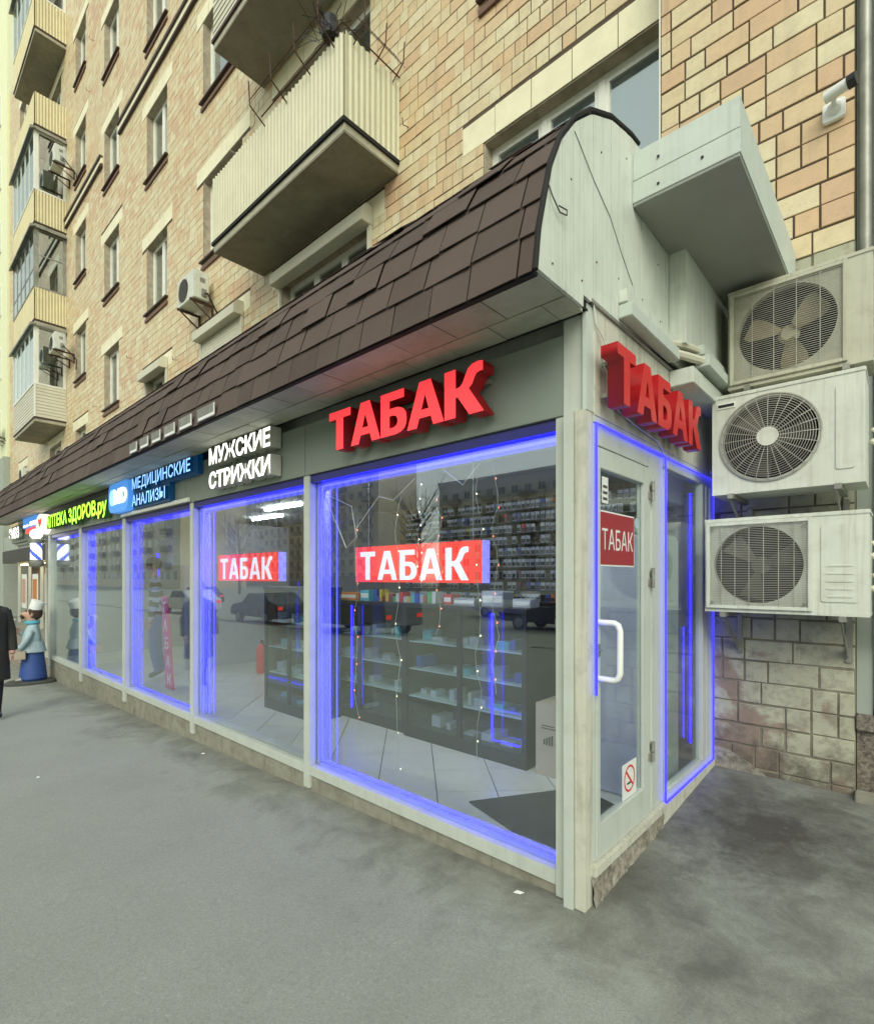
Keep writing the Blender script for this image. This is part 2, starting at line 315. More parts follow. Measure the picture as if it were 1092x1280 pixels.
# ------------------------------------------------------------------ mesh helpers
class MB:
    def __init__(s): s.v = []; s.f = []; s.m = []; s.t = []
    def add(s, vs, fs, mi=0, tone=0.):
        k = len(s.v); s.v += [tuple(p) for p in vs]
        for f in fs: s.f.append(tuple(i + k for i in f)); s.m.append(mi); s.t.append(tone)
        return s
    def box(s, x0, x1, y0, y1, z0, z1, mi=0, tone=0.):
        vs = [(x0, y0, z0), (x1, y0, z0), (x1, y1, z0), (x0, y1, z0), (x0, y0, z1), (x1, y0, z1), (x1, y1, z1), (x0, y1, z1)]
        return s.add(vs, [(0, 3, 2, 1), (4, 5, 6, 7), (0, 1, 5, 4), (1, 2, 6, 5), (2, 3, 7, 6), (3, 0, 4, 7)], mi, tone)
    def front(s, x0, x1, y0, y1, z0, z1, tone=0.):     # open-backed brick face (faces -Y)
        vs = [(x0, y1, z0), (x1, y1, z0), (x1, y1, z1), (x0, y1, z1), (x0, y0, z0), (x1, y0, z0), (x1, y0, z1), (x0, y0, z1)]
        return s.add(vs, [(4, 5, 6, 7), (0, 1, 5, 4), (1, 2, 6, 5), (2, 3, 7, 6), (3, 0, 4, 7)], 0, tone)
    def prism(s, poly, axis, a, b, mi=0):
        n = len(poly)
        def P(q, c): return {'x': (c, q[0], q[1]), 'y': (q[0], c, q[1]), 'z': (q[0], q[1], c)}[axis]
        vs = [P(q, a) for q in poly] + [P(q, b) for q in poly]
        fs = [tuple(range(n)), tuple(range(2 * n - 1, n - 1, -1))] + [(i, i + n, (i + 1) % n + n, (i + 1) % n) for i in range(n)]
        return s.add(vs, fs, mi)
    def tube(s, pts, r, seg=6, mi=0, r2=None):
        pts = [Vector(p) for p in pts]; n = len(pts); k = len(s.v); vs = []
        up = None
        for i, p in enumerate(pts):
            d = (pts[min(i + 1, n - 1)] - pts[max(i - 1, 0)]).normalized()
            if up is None: up = d.orthogonal().normalized()
            up = (up - d * up.dot(d))
            up = up.normalized() if up.length > 1e-4 else d.orthogonal().normalized()
            q = d.cross(up); rr = r if r2 is None else r + (r2 - r) * i / max(1, n - 1)
            for j in range(seg):
                a = 2 * math.pi * j / seg
                vs.append(p + (up * math.cos(a) + q * math.sin(a)) * rr)
        fs = []
        for i in range(n - 1):
            for j in range(seg):
                fs.append((i * seg + j, i * seg + (j + 1) % seg, (i + 1) * seg + (j + 1) % seg, (i + 1) * seg + j))
        fs.append(tuple(range(seg - 1, -1, -1))); fs.append(tuple((n - 1) * seg + j for j in range(seg)))
        return s.add(vs, fs, mi)
    def lathe(s, prof, c, axis='z', seg=20, mi=0):
        vs = []; n = len(prof)
        for (r, h) in prof:
            for j in range(seg):
                a = 2 * math.pi * j / seg; u, v = r * math.cos(a), r * math.sin(a)
                vs.append({'z': (c[0] + u, c[1] + v, c[2] + h), 'y': (c[0] + u, c[1] + h, c[2] + v), 'x': (c[0] + h, c[1] + u, c[2] + v)}[axis])
        fs = [(i * seg + j, i * seg + (j + 1) % seg, (i + 1) * seg + (j + 1) % seg, (i + 1) * seg + j) for i in range(n - 1) for j in range(seg)]
        fs.append(tuple(range(seg - 1, -1, -1))); fs.append(tuple((n - 1) * seg + j for j in range(seg)))
        return s.add(vs, fs, mi)
WP = {}       # world position of each object's origin
def link(o, parent, wloc):
    COL.objects.link(o); WP[o] = Vector(wloc)
    if parent is not None: o.parent = parent; o.location = WP[o] - WP[parent]
    else: o.location = wloc
    return o
def obj(name, mb, mats, parent=None, bevel=0, smooth=False, kind=None, loc=None, label=None):
    if not isinstance(mats, (list, tuple)): mats = [mats]
    if loc is None:
        xs = [v[0] for v in mb.v]; ys = [v[1] for v in mb.v]; zs = [v[2] for v in mb.v]
        loc = Vector(((min(xs) + max(xs)) / 2, (min(ys) + max(ys)) / 2, min(zs)))
    loc = Vector(loc)
    me = bpy.data.meshes.new(name)
    me.from_pydata([(v[0] - loc.x, v[1] - loc.y, v[2] - loc.z) for v in mb.v], [], mb.f)
    for m in mats: me.materials.append(m)
    if any(mb.m): me.polygons.foreach_set('material_index', mb.m)
    if any(mb.t):
        at = me.attributes.new('tone', 'FLOAT', 'FACE'); at.data.foreach_set('value', mb.t)
    bm = bmesh.new(); bm.from_mesh(me)
    if kind != 'stuff': bmesh.ops.recalc_face_normals(bm, faces=bm.faces)
    if bevel:
        bmesh.ops.bevel(bm, geom=[e for e in bm.edges], offset=bevel, segments=2, affect='EDGES', clamp_overlap=True)
    bm.to_mesh(me); bm.free()
    if smooth:
        me.polygons.foreach_set('use_smooth', [True] * len(me.polygons))
        try: me.set_sharp_from_angle(angle=R(40))
        except Exception: pass
    me.update()
    o = bpy.data.objects.new(name, me); link(o, parent, loc)
    if kind: o['kind'] = kind
    if label: o['label'] = label
    return o
def inst(name, me, parent, wloc, rot=None, scale=None):
    o = bpy.data.objects.new(name, me); link(o, parent, wloc)
    if rot is not None: o.rotation_euler = rot
    if scale is not None: o.scale = scale
    return o
def thing(name, label, cat, loc, group=None):
    o = bpy.data.objects.new(name, None); o.empty_display_size = .1; link(o, None, loc)
    o['label'] = label; o['category'] = cat
    if group: o['group'] = group
    return o
def tag(o, label, cat, group=None):
    o['label'] = label; o['category'] = cat
    if group: o['group'] = group
    return o
def copy_tree(src, parent, wloc):
    def rec(o, par, d):
        c = o.copy(); COL.objects.link(c); WP[c] = WP[o] + d
        c.parent = par; c.location = WP[c] - (WP[par] if par else Vector((0, 0, 0)))
        for ch in [x for x in WP if x.parent is o]: rec(ch, c, d)
        return c
    return rec(src, parent, Vector(wloc) - WP[src])

# lettering: each character is a mesh of its own
def char_mesh(s, bold, ext, res=3, shear=0):
    c = bpy.data.curves.new('lettering', 'FONT'); c.body = s; c.size = 1; c.offset = bold; c.extrude = ext
    c.resolution_u = res; c.fill_mode = 'BOTH'; c.shear = shear
    o = bpy.data.objects.new('lettering', c)
    me = bpy.data.meshes.new_from_object(o); bpy.data.objects.remove(o); bpy.data.curves.remove(c)
    return me
GL = {'Т': (.72, [[(.24, 0), (.48, 0), (.48, .80), (.72, .80), (.72, 1), (0, 1), (0, .80), (.24, .80)]]),
      'А': (.90, [[(0, 0), (.25, 0), (.31, .20), (.59, .20), (.65, 0), (.90, 0), (.59, 1), (.31, 1)], [(.36, .38), (.45, .70), (.54, .38)]]),
      'Б': (.71, [[(0, 0), (.42, 0), (.56, .03), (.66, .10), (.70, .20), (.71, .32), (.69, .45), (.62, .55), (.50, .61), (.40, .62), (.25, .62), (.25, .80), (.64, .80), (.64, 1), (0, 1)],
                  [(.25, .17), (.25, .45), (.35, .45), (.41, .43), (.45, .39), (.47, .32), (.46, .25), (.43, .20), (.36, .17)]]),
      'К': (.84, [[(0, 0), (.25, 0), (.25, .42), (.30, .40), (.54, 0), (.84, 0), (.53, .53), (.60, .60), (.65, .72), (.69, .79), (.75, .81), (.82, .81), (.82, 1.0), (.72, 1.02), (.60, 1.0), (.51, .93), (.45, .80), (.40, .68), (.34, .61), (.25, .60), (.25, 1), (0, 1)]])}
def glyph_word(word, origin, width, height, depth, side, mats, parent, name='letter', gap=.07, thin=0):
    total = sum(GL[c][0] for c in word) + gap * (len(word) - 1) - .06 * sum(1 for a, b in zip(word, word[1:]) if 'А' in (a, b)); k = width / total; x = 0
    for i, ch in enumerate(word):
        w_, cs = GL[ch]; c = bpy.data.curves.new('letter', 'CURVE'); c.dimensions = '2D'; c.fill_mode = 'BOTH'; c.extrude = depth / 2; c.offset = -thin
        for pts in cs:
            sp = c.splines.new('POLY'); sp.points.add(len(pts) - 1); sp.use_cyclic_u = True
            for q, (a, b) in zip(sp.points, pts): q.co = ((a - w_ / 2) * k, b * height, 0, 1)
        o = bpy.data.objects.new('letter', c); me = bpy.data.meshes.new_from_object(o); bpy.data.objects.remove(o); bpy.data.curves.remove(c)
        for v in me.vertices: v.co.z -= depth / 2
        me.materials.clear()
        for m in mats: me.materials.append(m)
        me.update()
        if len(mats) > 1:
            for p in me.polygons: p.material_index = 0 if p.normal.z > .9 else 1
        off = x + w_ / 2 * k
        wl = Vector(origin) + (Vector((off, 0, 0)) if side == 'front' else Vector((0, off, 0)))
        inst(name, me, parent, wl, (R(90), 0, 0) if side == 'front' else (R(90), 0, R(90)))
        nx_ = word[i + 1] if i + 1 < len(word) else ''
        x += (w_ + gap - (.06 if 'А' in (ch, nx_) else 0)) * k
def letters(text, origin, width, height, depth, side, mats, parent, bold=.03, capref='Н', shear=0, curly=False, name='letter'):
    """origin = lower left of the front plane; side 'front' faces -Y, 'door' faces +X"""
    ref = char_mesh(capref, bold, 0); hs = [v.co.y for v in ref.vertices]; h0, h1 = min(hs), max(hs)
    pos = []; full = 0
    for i, ch in enumerate(text):
        if ch == ' ': continue
        pre = char_mesh(text[:i + 1], bold, 0, 1, shear); me = char_mesh(ch, bold, 1, 3, shear)
        rx = max(v.co.x for v in pre.vertices); cx1 = max(v.co.x for v in me.vertices)
        bpy.data.meshes.remove(pre); pos.append((ch, me, rx - cx1))
    x0 = min(min(v.co.x for v in me.vertices) + dx for ch, me, dx in pos); x1 = max(max(v.co.x for v in me.vertices) + dx for ch, me, dx in pos)
    sx = width / (x1 - x0); sz = height / (h1 - h0)
    for ch, me, dx in pos:
        cx = (min(v.co.x for v in me.vertices) + max(v.co.x for v in me.vertices)) / 2
        for v in me.vertices:
            v.co = Vector(((v.co.x - cx) * sx, (v.co.y - h0) * sz, (v.co.z - 1) * depth / 2))
        me.materials.clear()
        for m in mats: me.materials.append(m)
        if len(mats) > 1:
            for p in me.polygons: p.material_index = 0 if p.normal.z > .9 else 1
        off = (cx + dx - x0) * sx
        wl = Vector(origin) + (Vector((off, 0, 0)) if side == 'front' else Vector((0, off, 0)))
        inst(name, me, parent, wl, (R(90), 0, 0) if side == 'front' else (R(90), 0, R(90)))

def gz(x, y):   # the pavement falls along the shopfront and rises to the house wall
    return .029 * max(-14.5, min(x, 0)) - .02 * (1 - math.exp(min(0, x))) + .055 * max(0, min(y, 2.2)) - (.004 * min(12, max(0, -y)))

# ------------------------------------------------------------------ ground
xs = [-900, -300, -120, -60, -40, -30] + [-25 + .5 * i for i in range(30)] + [-10 + .25 * i for i in range(61)] + [6, 8, 12, 20, 40, 100, 300, 900]
ys = [-900, -300, -120, -60, -32, -27, -20, -14, -11, -9.02, -9.0] + [-8.5 + .5 * i for i in range(12)] + [-2.75 + .25 * i for i in range(22)] + [3, 6, 20, 60, 300, 900]
xs = sorted(set(xs)); ys = sorted(set(ys))
mb = MB(); nx = len(xs)
for y in ys:
    for x in xs:
        z = gz(x, y)
        if abs(x) < 16 and -8.5 < y < 2.4: z += .006 * noise.noise(Vector((x * .8, y * .8, 0)))
        if y < -9.01: z = gz(x, -9) - .14 if y > -27.5 else gz(x, -9)
        mb.v.append((x, y, z))
for j in range(len(ys) - 1):
    for i in range(nx - 1):
        mb.f.append((j * nx + i, j * nx + i + 1, (j + 1) * nx + i + 1, (j + 1) * nx + i)); mb.m.append(0); mb.t.append(0.)
g = obj('pavement', mb, M['asphalt'], loc=(0, 0, 0), kind='structure', smooth=True)
mb = MB()
for k in range(60): mb.box(-60 + k * 2, -60 + k * 2 + 1.985, -9.16, -8.995, -.7, .02 + gz(-60 + k * 2, -9))
obj('kerb', mb, M['granite'], kind='structure')
mb = MB(); x = -90
zr = lambda x: gz(x, -9) - .14 + .006
for k in range(30):
    a = -90 + k * 5; mb.add([(a, -18.07, zr(a)), (a + 2.5, -18.07, zr(a + 2.5)), (a + 2.5, -17.93, zr(a + 2.5)), (a, -17.93, zr(a))], [(0, 1, 2, 3)])
obj('road_marking', mb, M['line'], kind='structure')

# ================================================================== brick apartment house
YL, YR, CH = 2.37, 2.12, .158
house = thing('apartment_building', 'tall cream and pink tile-brick apartment house rising behind the shop', 'building', (-12, YL, 0))
S0 = [4.77 + 3.27 * k for k in range(7)]
openings = []    # x0,x1,z0,z1,style
for k, s in enumerate(S0):
    for (a, b, t) in ((-19.3, -18.1, 'n'), (-12.8, -11.5, 'c'), (-9.6, -7.95, 'd'), (-6.6, -4.35, 'e'), (-2.41, -.403, 'f'), (-22.9, -21.2, 'n'), (-28.6, -27.2, 'n')):
        openings.append((a, b, s, s + 1.66, t + str(k)))
for k in range(6): openings.append((-16.2, -14.9, 6.42 + 3.22 * k, 8.08 + 3.22 * k, 'b' + str(k)))
XL0, XL1, ZT = -31.0, -.40, 25
def cells(x0, x1, z0, z1, ops, y0, y1, mb):
    cx = sorted(set([x0, x1] + [v for o in ops for v in o[:2] if x0 < v < x1]))
    for i in range(len(cx) - 1):
        a, b = cx[i], cx[i + 1]; z = z0
        for o in sorted([o for o in ops if o[0] <= a + 1e-4 and o[1] >= b - 1e-4], key=lambda o: o[2]):
            if o[2] > z: mb.box(a, b, y0, y1, z, min(z1, o[2]))
            z = o[3]
        if z < z1: mb.box(a, b, y0, y1, z, z1)
mb = MB(); cells(XL0, XL1, 3.3, ZT, openings, YL + .009, YL + .34, mb)
mb.box(XL1, 1.05 - .2, YR + .009, YL + .34, 3.79, ZT)     # the nearer pier on the right
mb.box(XL0, XL1, YL + .7, YL + .75, -.3, ZT)
obj('wall', mb, M['mortar'], house)
mb = MB(); mb.box(XL1, 1.05 - .2, YR + .008, YL + .34, -.3, 3.79); obj('pier_base', mb, M['mortarpaint'], house)
# tile-bricks
bricks = []   # x0,x1,z0,z1,plane,kind
def inside(o, x, z): return o[0] < x < o[1] and o[2] < z < o[3]
lint = []
for o in openings:
    lx0, lx1 = o[0] - .30, o[1] + (.30 if o[1] < -.5 else 0)
    lint.append((lx0, lx1, o[3], o[3] + 2 * CH))
rr = random.Random(3)
def row_fill(x0, x1, k, z0, z1, plane, skips):
    """lay a course in the repeating long-long-half-half bond, cut at openings"""
    segs = [(x0, x1)]
    for (a, b) in sorted(skips):
        ns = []
        for s in segs:
            if b <= s[0] or a >= s[1]: ns.append(s)
            else:
                if a > s[0]: ns.append((s[0], a))
                if b < s[1]: ns.append((b, s[1]))
        segs = ns
    L, H = .298, .149
    seq = [L, L, H, H] if k % 3 else [L, H, H, L]
    off = (k * .447 + rr.choice([0, .149, .149])) % 1.0
    x = x0 - 1.2 + off - .3; i = k
    while x < x1:
        wd = seq[i % 4] if rr.random() > .12 else rr.choice([L, H]); i += 1
        for s in segs:
            a, b = max(x, s[0]), min(x + wd, s[1])
            if 0 < s[1] - b < .055: b = s[1]
            if 0 < a - s[0] < .055: a = s[0]
            if a > s[1] - .056 and a > s[0]: continue
            if b < s[0] + .056 and b < s[1]: continue
            if b - a > .02: g_ = rr.uniform(.0055, .0075) if plane == YR else rr.uniform(.004, .006); bricks.append((a + g_, b - g_, z0 + g_ - .0005, z1 - g_, plane, 'b'))
        x += wd
def topvis(x, y):
    p = project((x, y, 0))
    return CAM.z + (722 / 647) * p[2] + 1.0 if p else 8
k0 = int(3.8 / CH)
for k in range(k0, int(ZT / CH)):
    z0, z1 = k * CH, (k + 1) * CH; zc = (z0 + z1) / 2
    # span of this course that the picture can see
    xr = XL1; x = XL0
    lo = XL0; hi = XL1
    while hi > XL0 and topvis(hi, YL) < z0: hi -= .5
    if hi <= XL0: break
    sk = [(o[0], o[1]) for o in openings if o[2] - .0 < zc < o[3]] + [(o[0], o[1]) for o in lint if o[2] < zc < o[3]]
    row_fill(lo, hi, k, z0, z1, YL, sk)
for o in lint:
    n = max(3, round((o[1] - o[0]) / .5)); dw = (o[1] - o[0]) / n
    zz = math.floor(o[2] / CH) * CH
    for i in range(n):
        if topvis(o[0] + i * dw, YL) > o[2]:
            bricks.append((o[0] + i * dw + .005, o[0] + (i + 1) * dw - .005, o[2] + .002, o[3] - .004, YL, 'l'))
for k in range(0, int(7.2 / CH)):
    z0, z1 = k * CH, (k + 1) * CH
    row_fill(-.02 if z1 < 3.75 else XL1, .85, k, z0, z1, YR, [])
def bsize(b):
    p = project((b[0], b[4], b[2])); q = project((b[1], b[4], b[3]))
    if not p or not q: return 0
    if max(p[0], q[0]) < 0 or min(p[0], q[0]) > 1092 or max(p[1], q[1]) < 0 or min(p[1], q[1]) > 1280: return 0
    return abs(p[0] - q[0]) * 300 / p[2]
# hidden ones come last: behind the air conditioners, the grey box, the balcony
def hid(b):
    p = project(((b[0] + b[1]) / 2, b[4], (b[2] + b[3]) / 2))
    if not p: return True
    x, y = p[0], p[1]
    if 915 < x < 1080 and 370 < y < 755: return True
    if 800 < x < 980 and 260 < y < 640: return True
    return False
bricks.sort(key=lambda b: -bsize(b) * (0 if hid(b) else 1))
shapes = {}
def unit_brick(wd, hh):
    key = (round(wd, 2), round(hh, 2))
    if key not in shapes:
        m = MB(); a, b, d, e = -wd / 2, wd / 2, .014, .0035
        m.add([(a, d, 0), (b, d, 0), (b, d, hh), (a, d, hh), (a, e, 0), (b, e, 0), (b, e, hh), (a, e, hh),
               (a + e, 0, e), (b - e, 0, e), (b - e, 0, hh - e), (a + e, 0, hh - e)],
              [(3, 2, 1, 0), (8, 9, 10, 11), (0, 1, 5, 4), (1, 2, 6, 5), (2, 3, 7, 6), (3, 0, 4, 7), (4, 5, 9, 8), (5, 6, 10, 9), (6, 7, 11, 10), (7, 4, 8, 11)])
        me = bpy.data.meshes.new('brick'); me.from_pydata(m.v, [], m.f); me.materials.append(M['brick']); shapes[key] = me
    return shapes[key], key
PBAND = 3.80
NB = 0
far = MB(); farp = MB(); farl = MB()
for b in bricks:
    x0, x1, z0, z1, pl, kd = b
    jit = rr.uniform(-.0025, .0025)
    if kd == 'b' and NB < 300 and bsize(b) > 0 and not hid(b):
        me, key = unit_brick(x1 - x0, z1 - z0)
        o = inst('brick', me, house, ((x0 + x1) / 2, pl + jit, z0), (0, 0, 0), ((x1 - x0) / key[0], 1, (z1 - z0) / key[1]))
        if pl == YR and z1 < PBAND:
            pass
        NB += 1
        if pl == YR and z1 < PBAND:
            o.material_slots[0].link = 'OBJECT'; o.material_slots[0].material = M['paintbrick']
    elif kd == 'l': farl.front(x0, x1, pl - .004 + jit, pl + .014, z0, z1)
    elif pl == YR and z1 < PBAND: farp.front(x0, x1, pl + jit, pl + .014, z0, z1)
    else: far.front(x0, x1, pl + jit, pl + .014, z0, z1, rr.uniform(.02, 1))
obj('brickwork', far, M['brickA'], house, kind='stuff')
obj('painted_brickwork', farp, M['paintbrick'], house, kind='stuff')
obj('lintel_tile', farl, M['lintel'], house, kind='stuff')
mb = MB(); mb.prism([(.0, .06), (.0, .27), (.10, .26), (.22, .20), (.34, .12), (.42, .06)], 'y', YR - .012, YR + .012); obj('mortar_patch', mb, M['concrete'], house)
# white-painted reveal on the pier's left edge and corner joint
mb = MB(); mb.box(XL1 - .012, XL1 - .001, YR + .0, YL + .012, 3.9, 9); obj('wall_edge', mb, M['whiteframe'], house)

def window(o, curtain=None, shutter=None):
    x0, x1, z0, z1, st = o
    yf = YL + .15
    fr = MB(); t = .055
    fr.box(x0 + .002, x0 + t, yf, yf + .07, z0, z1); fr.box(x1 - t, x1 - .002, yf, yf + .07, z0, z1)
    fr.box(x0 + t, x1 - t, yf, yf + .07, z0, z0 + t); fr.box(x0 + t, x1 - t, yf, yf + .07, z1 - t, z1)
    n = 2 if x1 - x0 < 1.8 else 3
    px = [x0 + t + (x1 - x0 - 2 * t) * i / n for i in range(n + 1)]
    for i in range(1, n): fr.box(px[i] - .035, px[i] + .035, yf - .006, yf + .064, z0 + t, z1 - t)
    for i in range(n):
        a, b = px[i] + (.035 if i else 0), px[i + 1] - (.035 if i < n - 1 else 0)
        for (p, q, r_, s_) in ((a, a + .04, z0 + t, z1 - t), (b - .04, b, z0 + t, z1 - t), (a + .04, b - .04, z0 + t, z0 + t + .04), (a + .04, b - .04, z1 - t - .04, z1 - t)):
            fr.box(p, q, yf + .008, yf + .06, r_, s_)
    f = obj('window', fr, M['whiteframe'], house)
    for i in range(n):
        m = MB(); m.box(px[i] + .06, px[i + 1] - .06, yf + .03, yf + .036, z0 + t + .03, z1 - t - .03); obj('pane', m, M['winglass'], f)
    m = MB(); m.box(x0 + .05, x1 - .05, yf + .045, yf + .055, z0 + .04, z1 - .04); obj('curtain', m, M[curtain or 'curtain'], f)
    m = MB()
    m.box(x0 - .001, x0 + .012, YL + .012, yf, z0, z1); m.box(x1 - .012, x1 + .001, YL + .012, yf, z0, z1); m.box(x0, x1, YL + .012, yf, z1 - .012, z1 + .001)
    obj('reveal', m, M['reveal'], f)
    if not shutter:
        m = MB(); m.prism([(YL - .07, z0 - .045), (YL - .07, z0 - .01), (yf, z0 + .012), (yf, z0 - .012)], 'x', x0 - .06, x1 + .06)
        obj('sill', m, M['brown'], f)
        m = MB(); m.box(x0 - .05, x1 + .05, YL - .035, YL + .0, z0 - CH - .03, z0 - CH + .035); obj('sill_tile', m, M['sill_brown'], f)
    else:
        m = MB(); m.prism([(YL - .20, z1 - .07), (YL - .20, z1 + .10), (YL - .12, z1 + .19), (YL - .006, z1 + .19), (YL - .006, z1 - .07)], 'x', x0 - .06, x1 + .06)
        obj('shutter_box', m, M['vinyl'], f, bevel=.006)
        m = MB(); m.box(x0 - .05, x0 + .01, YL - .05, YL - .006, z0, z1 - .07); m.box(x1 - .01, x1 + .05, YL - .05, YL - .006, z0, z1 - .07)
        obj('shutter_rail', m, M['vinyl'], f)
        if shutter == 'shut':
            for k in range(int((z1 - z0) / .055)):
                zz = z0 + k * .055
                m = MB(); m.box(x0 + .01, x1 - .01, YL - .035, YL - .022, zz, zz + .049); obj('shutter_slat', m, M['vinyl'], f)
for o in openings:
    if topvis(o[0], YL) < o[2] - .5: continue
    st = o[4]
    sh = {'e0': 'open', 'd0': 'shut', 'c0': 'open'}.get(st)
    window(o, 'curtainlight' if st in ('d2', 'f0') else None, sh)
# dark stepped ledge with flashing on the third storey
mb = MB()
for (a, b) in ((-20.45, -16.35), (-14.8, -2.6)):
    mb.box(a, b, YL - .09, YL - .0, 13.86, 13.93); mb.box(a, b, YL - .05, YL - .0, 13.70, 13.86, 1); mb.box(a, b, YL - .065, YL, 13.63, 13.69)
mb.box(-16.62, -16.35, YL - .09, YL, 13.60, 13.63)
obj('ledge', mb, [M['brown'], M['lintel']], house)
# little hooks left in the wall
for i, (x, z) in enumerate([(-19.9, 14.9), (-17.6, 16.6), (-17.2, 17.9), (-18.0, 13.4), (-10.9, 6.4), (-13.9, 7.3), (-10.0, 6.9), (-16.9, 6.7), (-3.6, 7.3), (-12.1, 5.9)]):
    m = MB(); m.tube([(x, YL, z), (x, YL - .10, z - .03), (x + .02, YL - .13, z + .03)], .006, 5); obj('wall_hook', m, M['rust'], house)
m = MB(); m.tube([(-7.3, YL, 8.75), (-7.4, YL - .5, 8.8)], .02, 6); obj('flagpole_stub', m, M['steel'], house)

# ------------------------------------------------------------------ balconies
def corrugated(x0, x1, y, z0, z1, pitch=.085, depth=.014, axis='x', jag=0, mb=None):
    mb = mb or MB(); n = int((x1 - x0) / pitch * 4); vs = []
    for i in range(n + 1):
        a = x0 + (x1 - x0) * i / n; d = depth if (i % 4) in (0, 1) else 0
        zt = z1 + (jag * .5 * math.sin(i * 1.7) if jag else 0)
        for z in (z0, zt):
            vs.append((a, y - d, z) if axis == 'x' else (y + d, a, z))
    fs = [(2 * i, 2 * i + 2, 2 * i + 3, 2 * i + 1) for i in range(n)]
    return mb.add(vs, fs)
def balcony(x0, x1, zs, yo, skin, glaze=None, top_panel=1.05, planks=False, trim=True):
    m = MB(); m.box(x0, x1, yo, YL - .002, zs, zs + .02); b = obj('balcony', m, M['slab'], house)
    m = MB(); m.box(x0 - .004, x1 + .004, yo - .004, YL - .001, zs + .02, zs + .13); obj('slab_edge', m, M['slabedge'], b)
    z0, z1 = zs + .13, zs + .13 + top_panel
    if trim:
        m = MB(); m.box(x0 - .03, x1 + .03, yo - .035, yo + .01, z0 - .015, z0 + .035); m.box(x1 - .01, x1 + .03, yo + .01, YL - .004, z0 - .015, z0 + .035)
        m.box(x0 - .03, x0 + .01, yo + .01, YL - .004, z0 - .015, z0 + .035); obj('edge_flashing', m, M['tar'] if skin == 'corr' else M['brown'], b)
    if planks:
        n = 10; h = (z1 - z0 - .04) / n
        for i in range(n):
            za = z0 + .036 + i * h
            for (nm, poly, ax, a, c) in (('f', [(yo - .004, za + .004), (yo - .022, za + .004), (yo - .012, za + h - .004), (yo - .004, za + h - .004)], 'x', x0, x1),):
                m = MB(); m.prism(poly, ax, a, c); obj('siding_board', m, M[skin], b)
            m = MB(); m.prism([(x1 + .004, za + .004), (x1 + .022, za + .004), (x1 + .012, za + h - .004), (x1 + .004, za + h - .004)], 'y', yo, YL - .004); obj('siding_board', m, M[skin], b)
        m = MB(); m.box(x1 - .02, x1 + .03, yo - .03, yo + .02, z0 + .035, z1 + .02); obj('corner_trim', m, M['whiteframe'], b)
        m = MB(); m.box(x0, x1 - .02, yo, yo + .02, z0 + .036, z1); m.box(x1 - .02, x1, yo, YL - .004, z0 + .036, z1); obj('parapet_core', m, M['slab'], b)
    else:
        m = corrugated(x0, x1, yo - .012, z0 + .035, z1, jag=.02 if skin == 'corr' else 0); obj('front_sheet', m, M[skin], b)
        m = corrugated(yo - .004, YL - .006, x1 + .012, z0 + .035, z1, axis='y'); obj('side_sheet', m, M[skin], b)
        m = corrugated(yo - .004, YL - .006, x0 - .024, z0 + .035, z1, axis='y'); obj('side_sheet', m, M[skin], b)
        m = MB(); m.box(x0, x1, yo + .008, yo + .03, z0 + .04, z1 - .02); m.box(x1 - .022, x1, yo + .03, YL - .006, z0 + .04, z1 - .02)
        m.box(x0, x0 + .022, yo + .03, YL - .006, z0 + .04, z1 - .02); obj('parapet_core', m, M[skin], b)
    if glaze:
        zt = zs + 3.27 - .02; wf = M['whiteframe'] if glaze == 'white' else M['steel']
        fr = MB(); n = 5
        fr.box(x0, x1 + .02, yo - .04, yo + .0, z1 + .002, z1 + .06); fr.box(x1 - .02, x1 + .02, yo, YL - .004, z1 + .002, z1 + .06)
        fr.box(x0, x1 + .02, yo - .04, yo + .0, zt - .09, zt); fr.box(x1 - .02, x1 + .02, yo, YL - .004, zt - .09, zt)
        for i in range(n + 1):
            a = x0 + (x1 - x0 - .05) * i / n; fr.box(a, a + .06, yo - .036, yo - .002, z1 + .06, zt - .09)
        fr.box(x1 - .05, x1 + .016, yo - .002, yo + .10, z1 + .06, zt - .09); fr.box(x1 - .03, x1 + .016, YL - .09, YL - .006, z1 + .06, zt - .09)
        if glaze != 'white':
            fr.box(x0, x1, yo - .03, yo - .006, z1 + .62, z1 + .66); fr.box(x1 - .015, x1 + .01, yo + .10, YL - .09, z1 + 1.1, z1 + 1.14)
        gf = obj('glazing_frame', fr, wf, b)
        m = MB(); m.box(x0 + .06, x1 - .05, yo - .022, yo - .016, z1 + .06, zt - .09); obj('pane', m, M['balglass'], b)
        m = MB(); m.box(x1 - .006, x1, yo + .10, YL - .09, z1 + .06, zt - .09); obj('pane', m, M['winglass'], b)
        if glaze == 'white':
            m = MB(); m.box(x0 + .06, x1 - .1, yo + .05, yo + .06, z1 + .06, zt - .09); obj('blind', m, M['curtainlight'], b)
        else:
            m = MB(); m.box(x1 - .05, x1 - .03, yo + .12, YL - .12, z1 + .0, z1 + .78); obj('wood_panel', m, M['wood'], b)
            m = MB(); m.lathe([(.02, 0), (.16, .05), (.2, .18), (.12, .32), (.03, .36)], (x1 - .28, yo + .5, z1 + .80), seg=10); obj('blue_bundle', m, M['blue'], b, smooth=True)
        m = MB(); m.prism([(yo - .16, zt - .10), (yo - .15, zt + .0), (yo + .0, zt + .02), (yo + .0, zt - .02)], 'x', x0 - .12, x1 + .12); m.prism([(x1 + .14, zt - .07), (x1 + .13, zt + .01), (x1 + .03, zt + .02), (x1 + .03, zt - .02)], 'y', yo, YL - .01)
        obj('drip_board', m, M['steel'], b)
    return b
M['balglass'] = glass('balcony_glass', (.62, .74, .74), ior=1.7, boost=1.3); M['wood'] = mat('varnished_board', (.42, .28, .12), .6, var=.2, streak=.2)
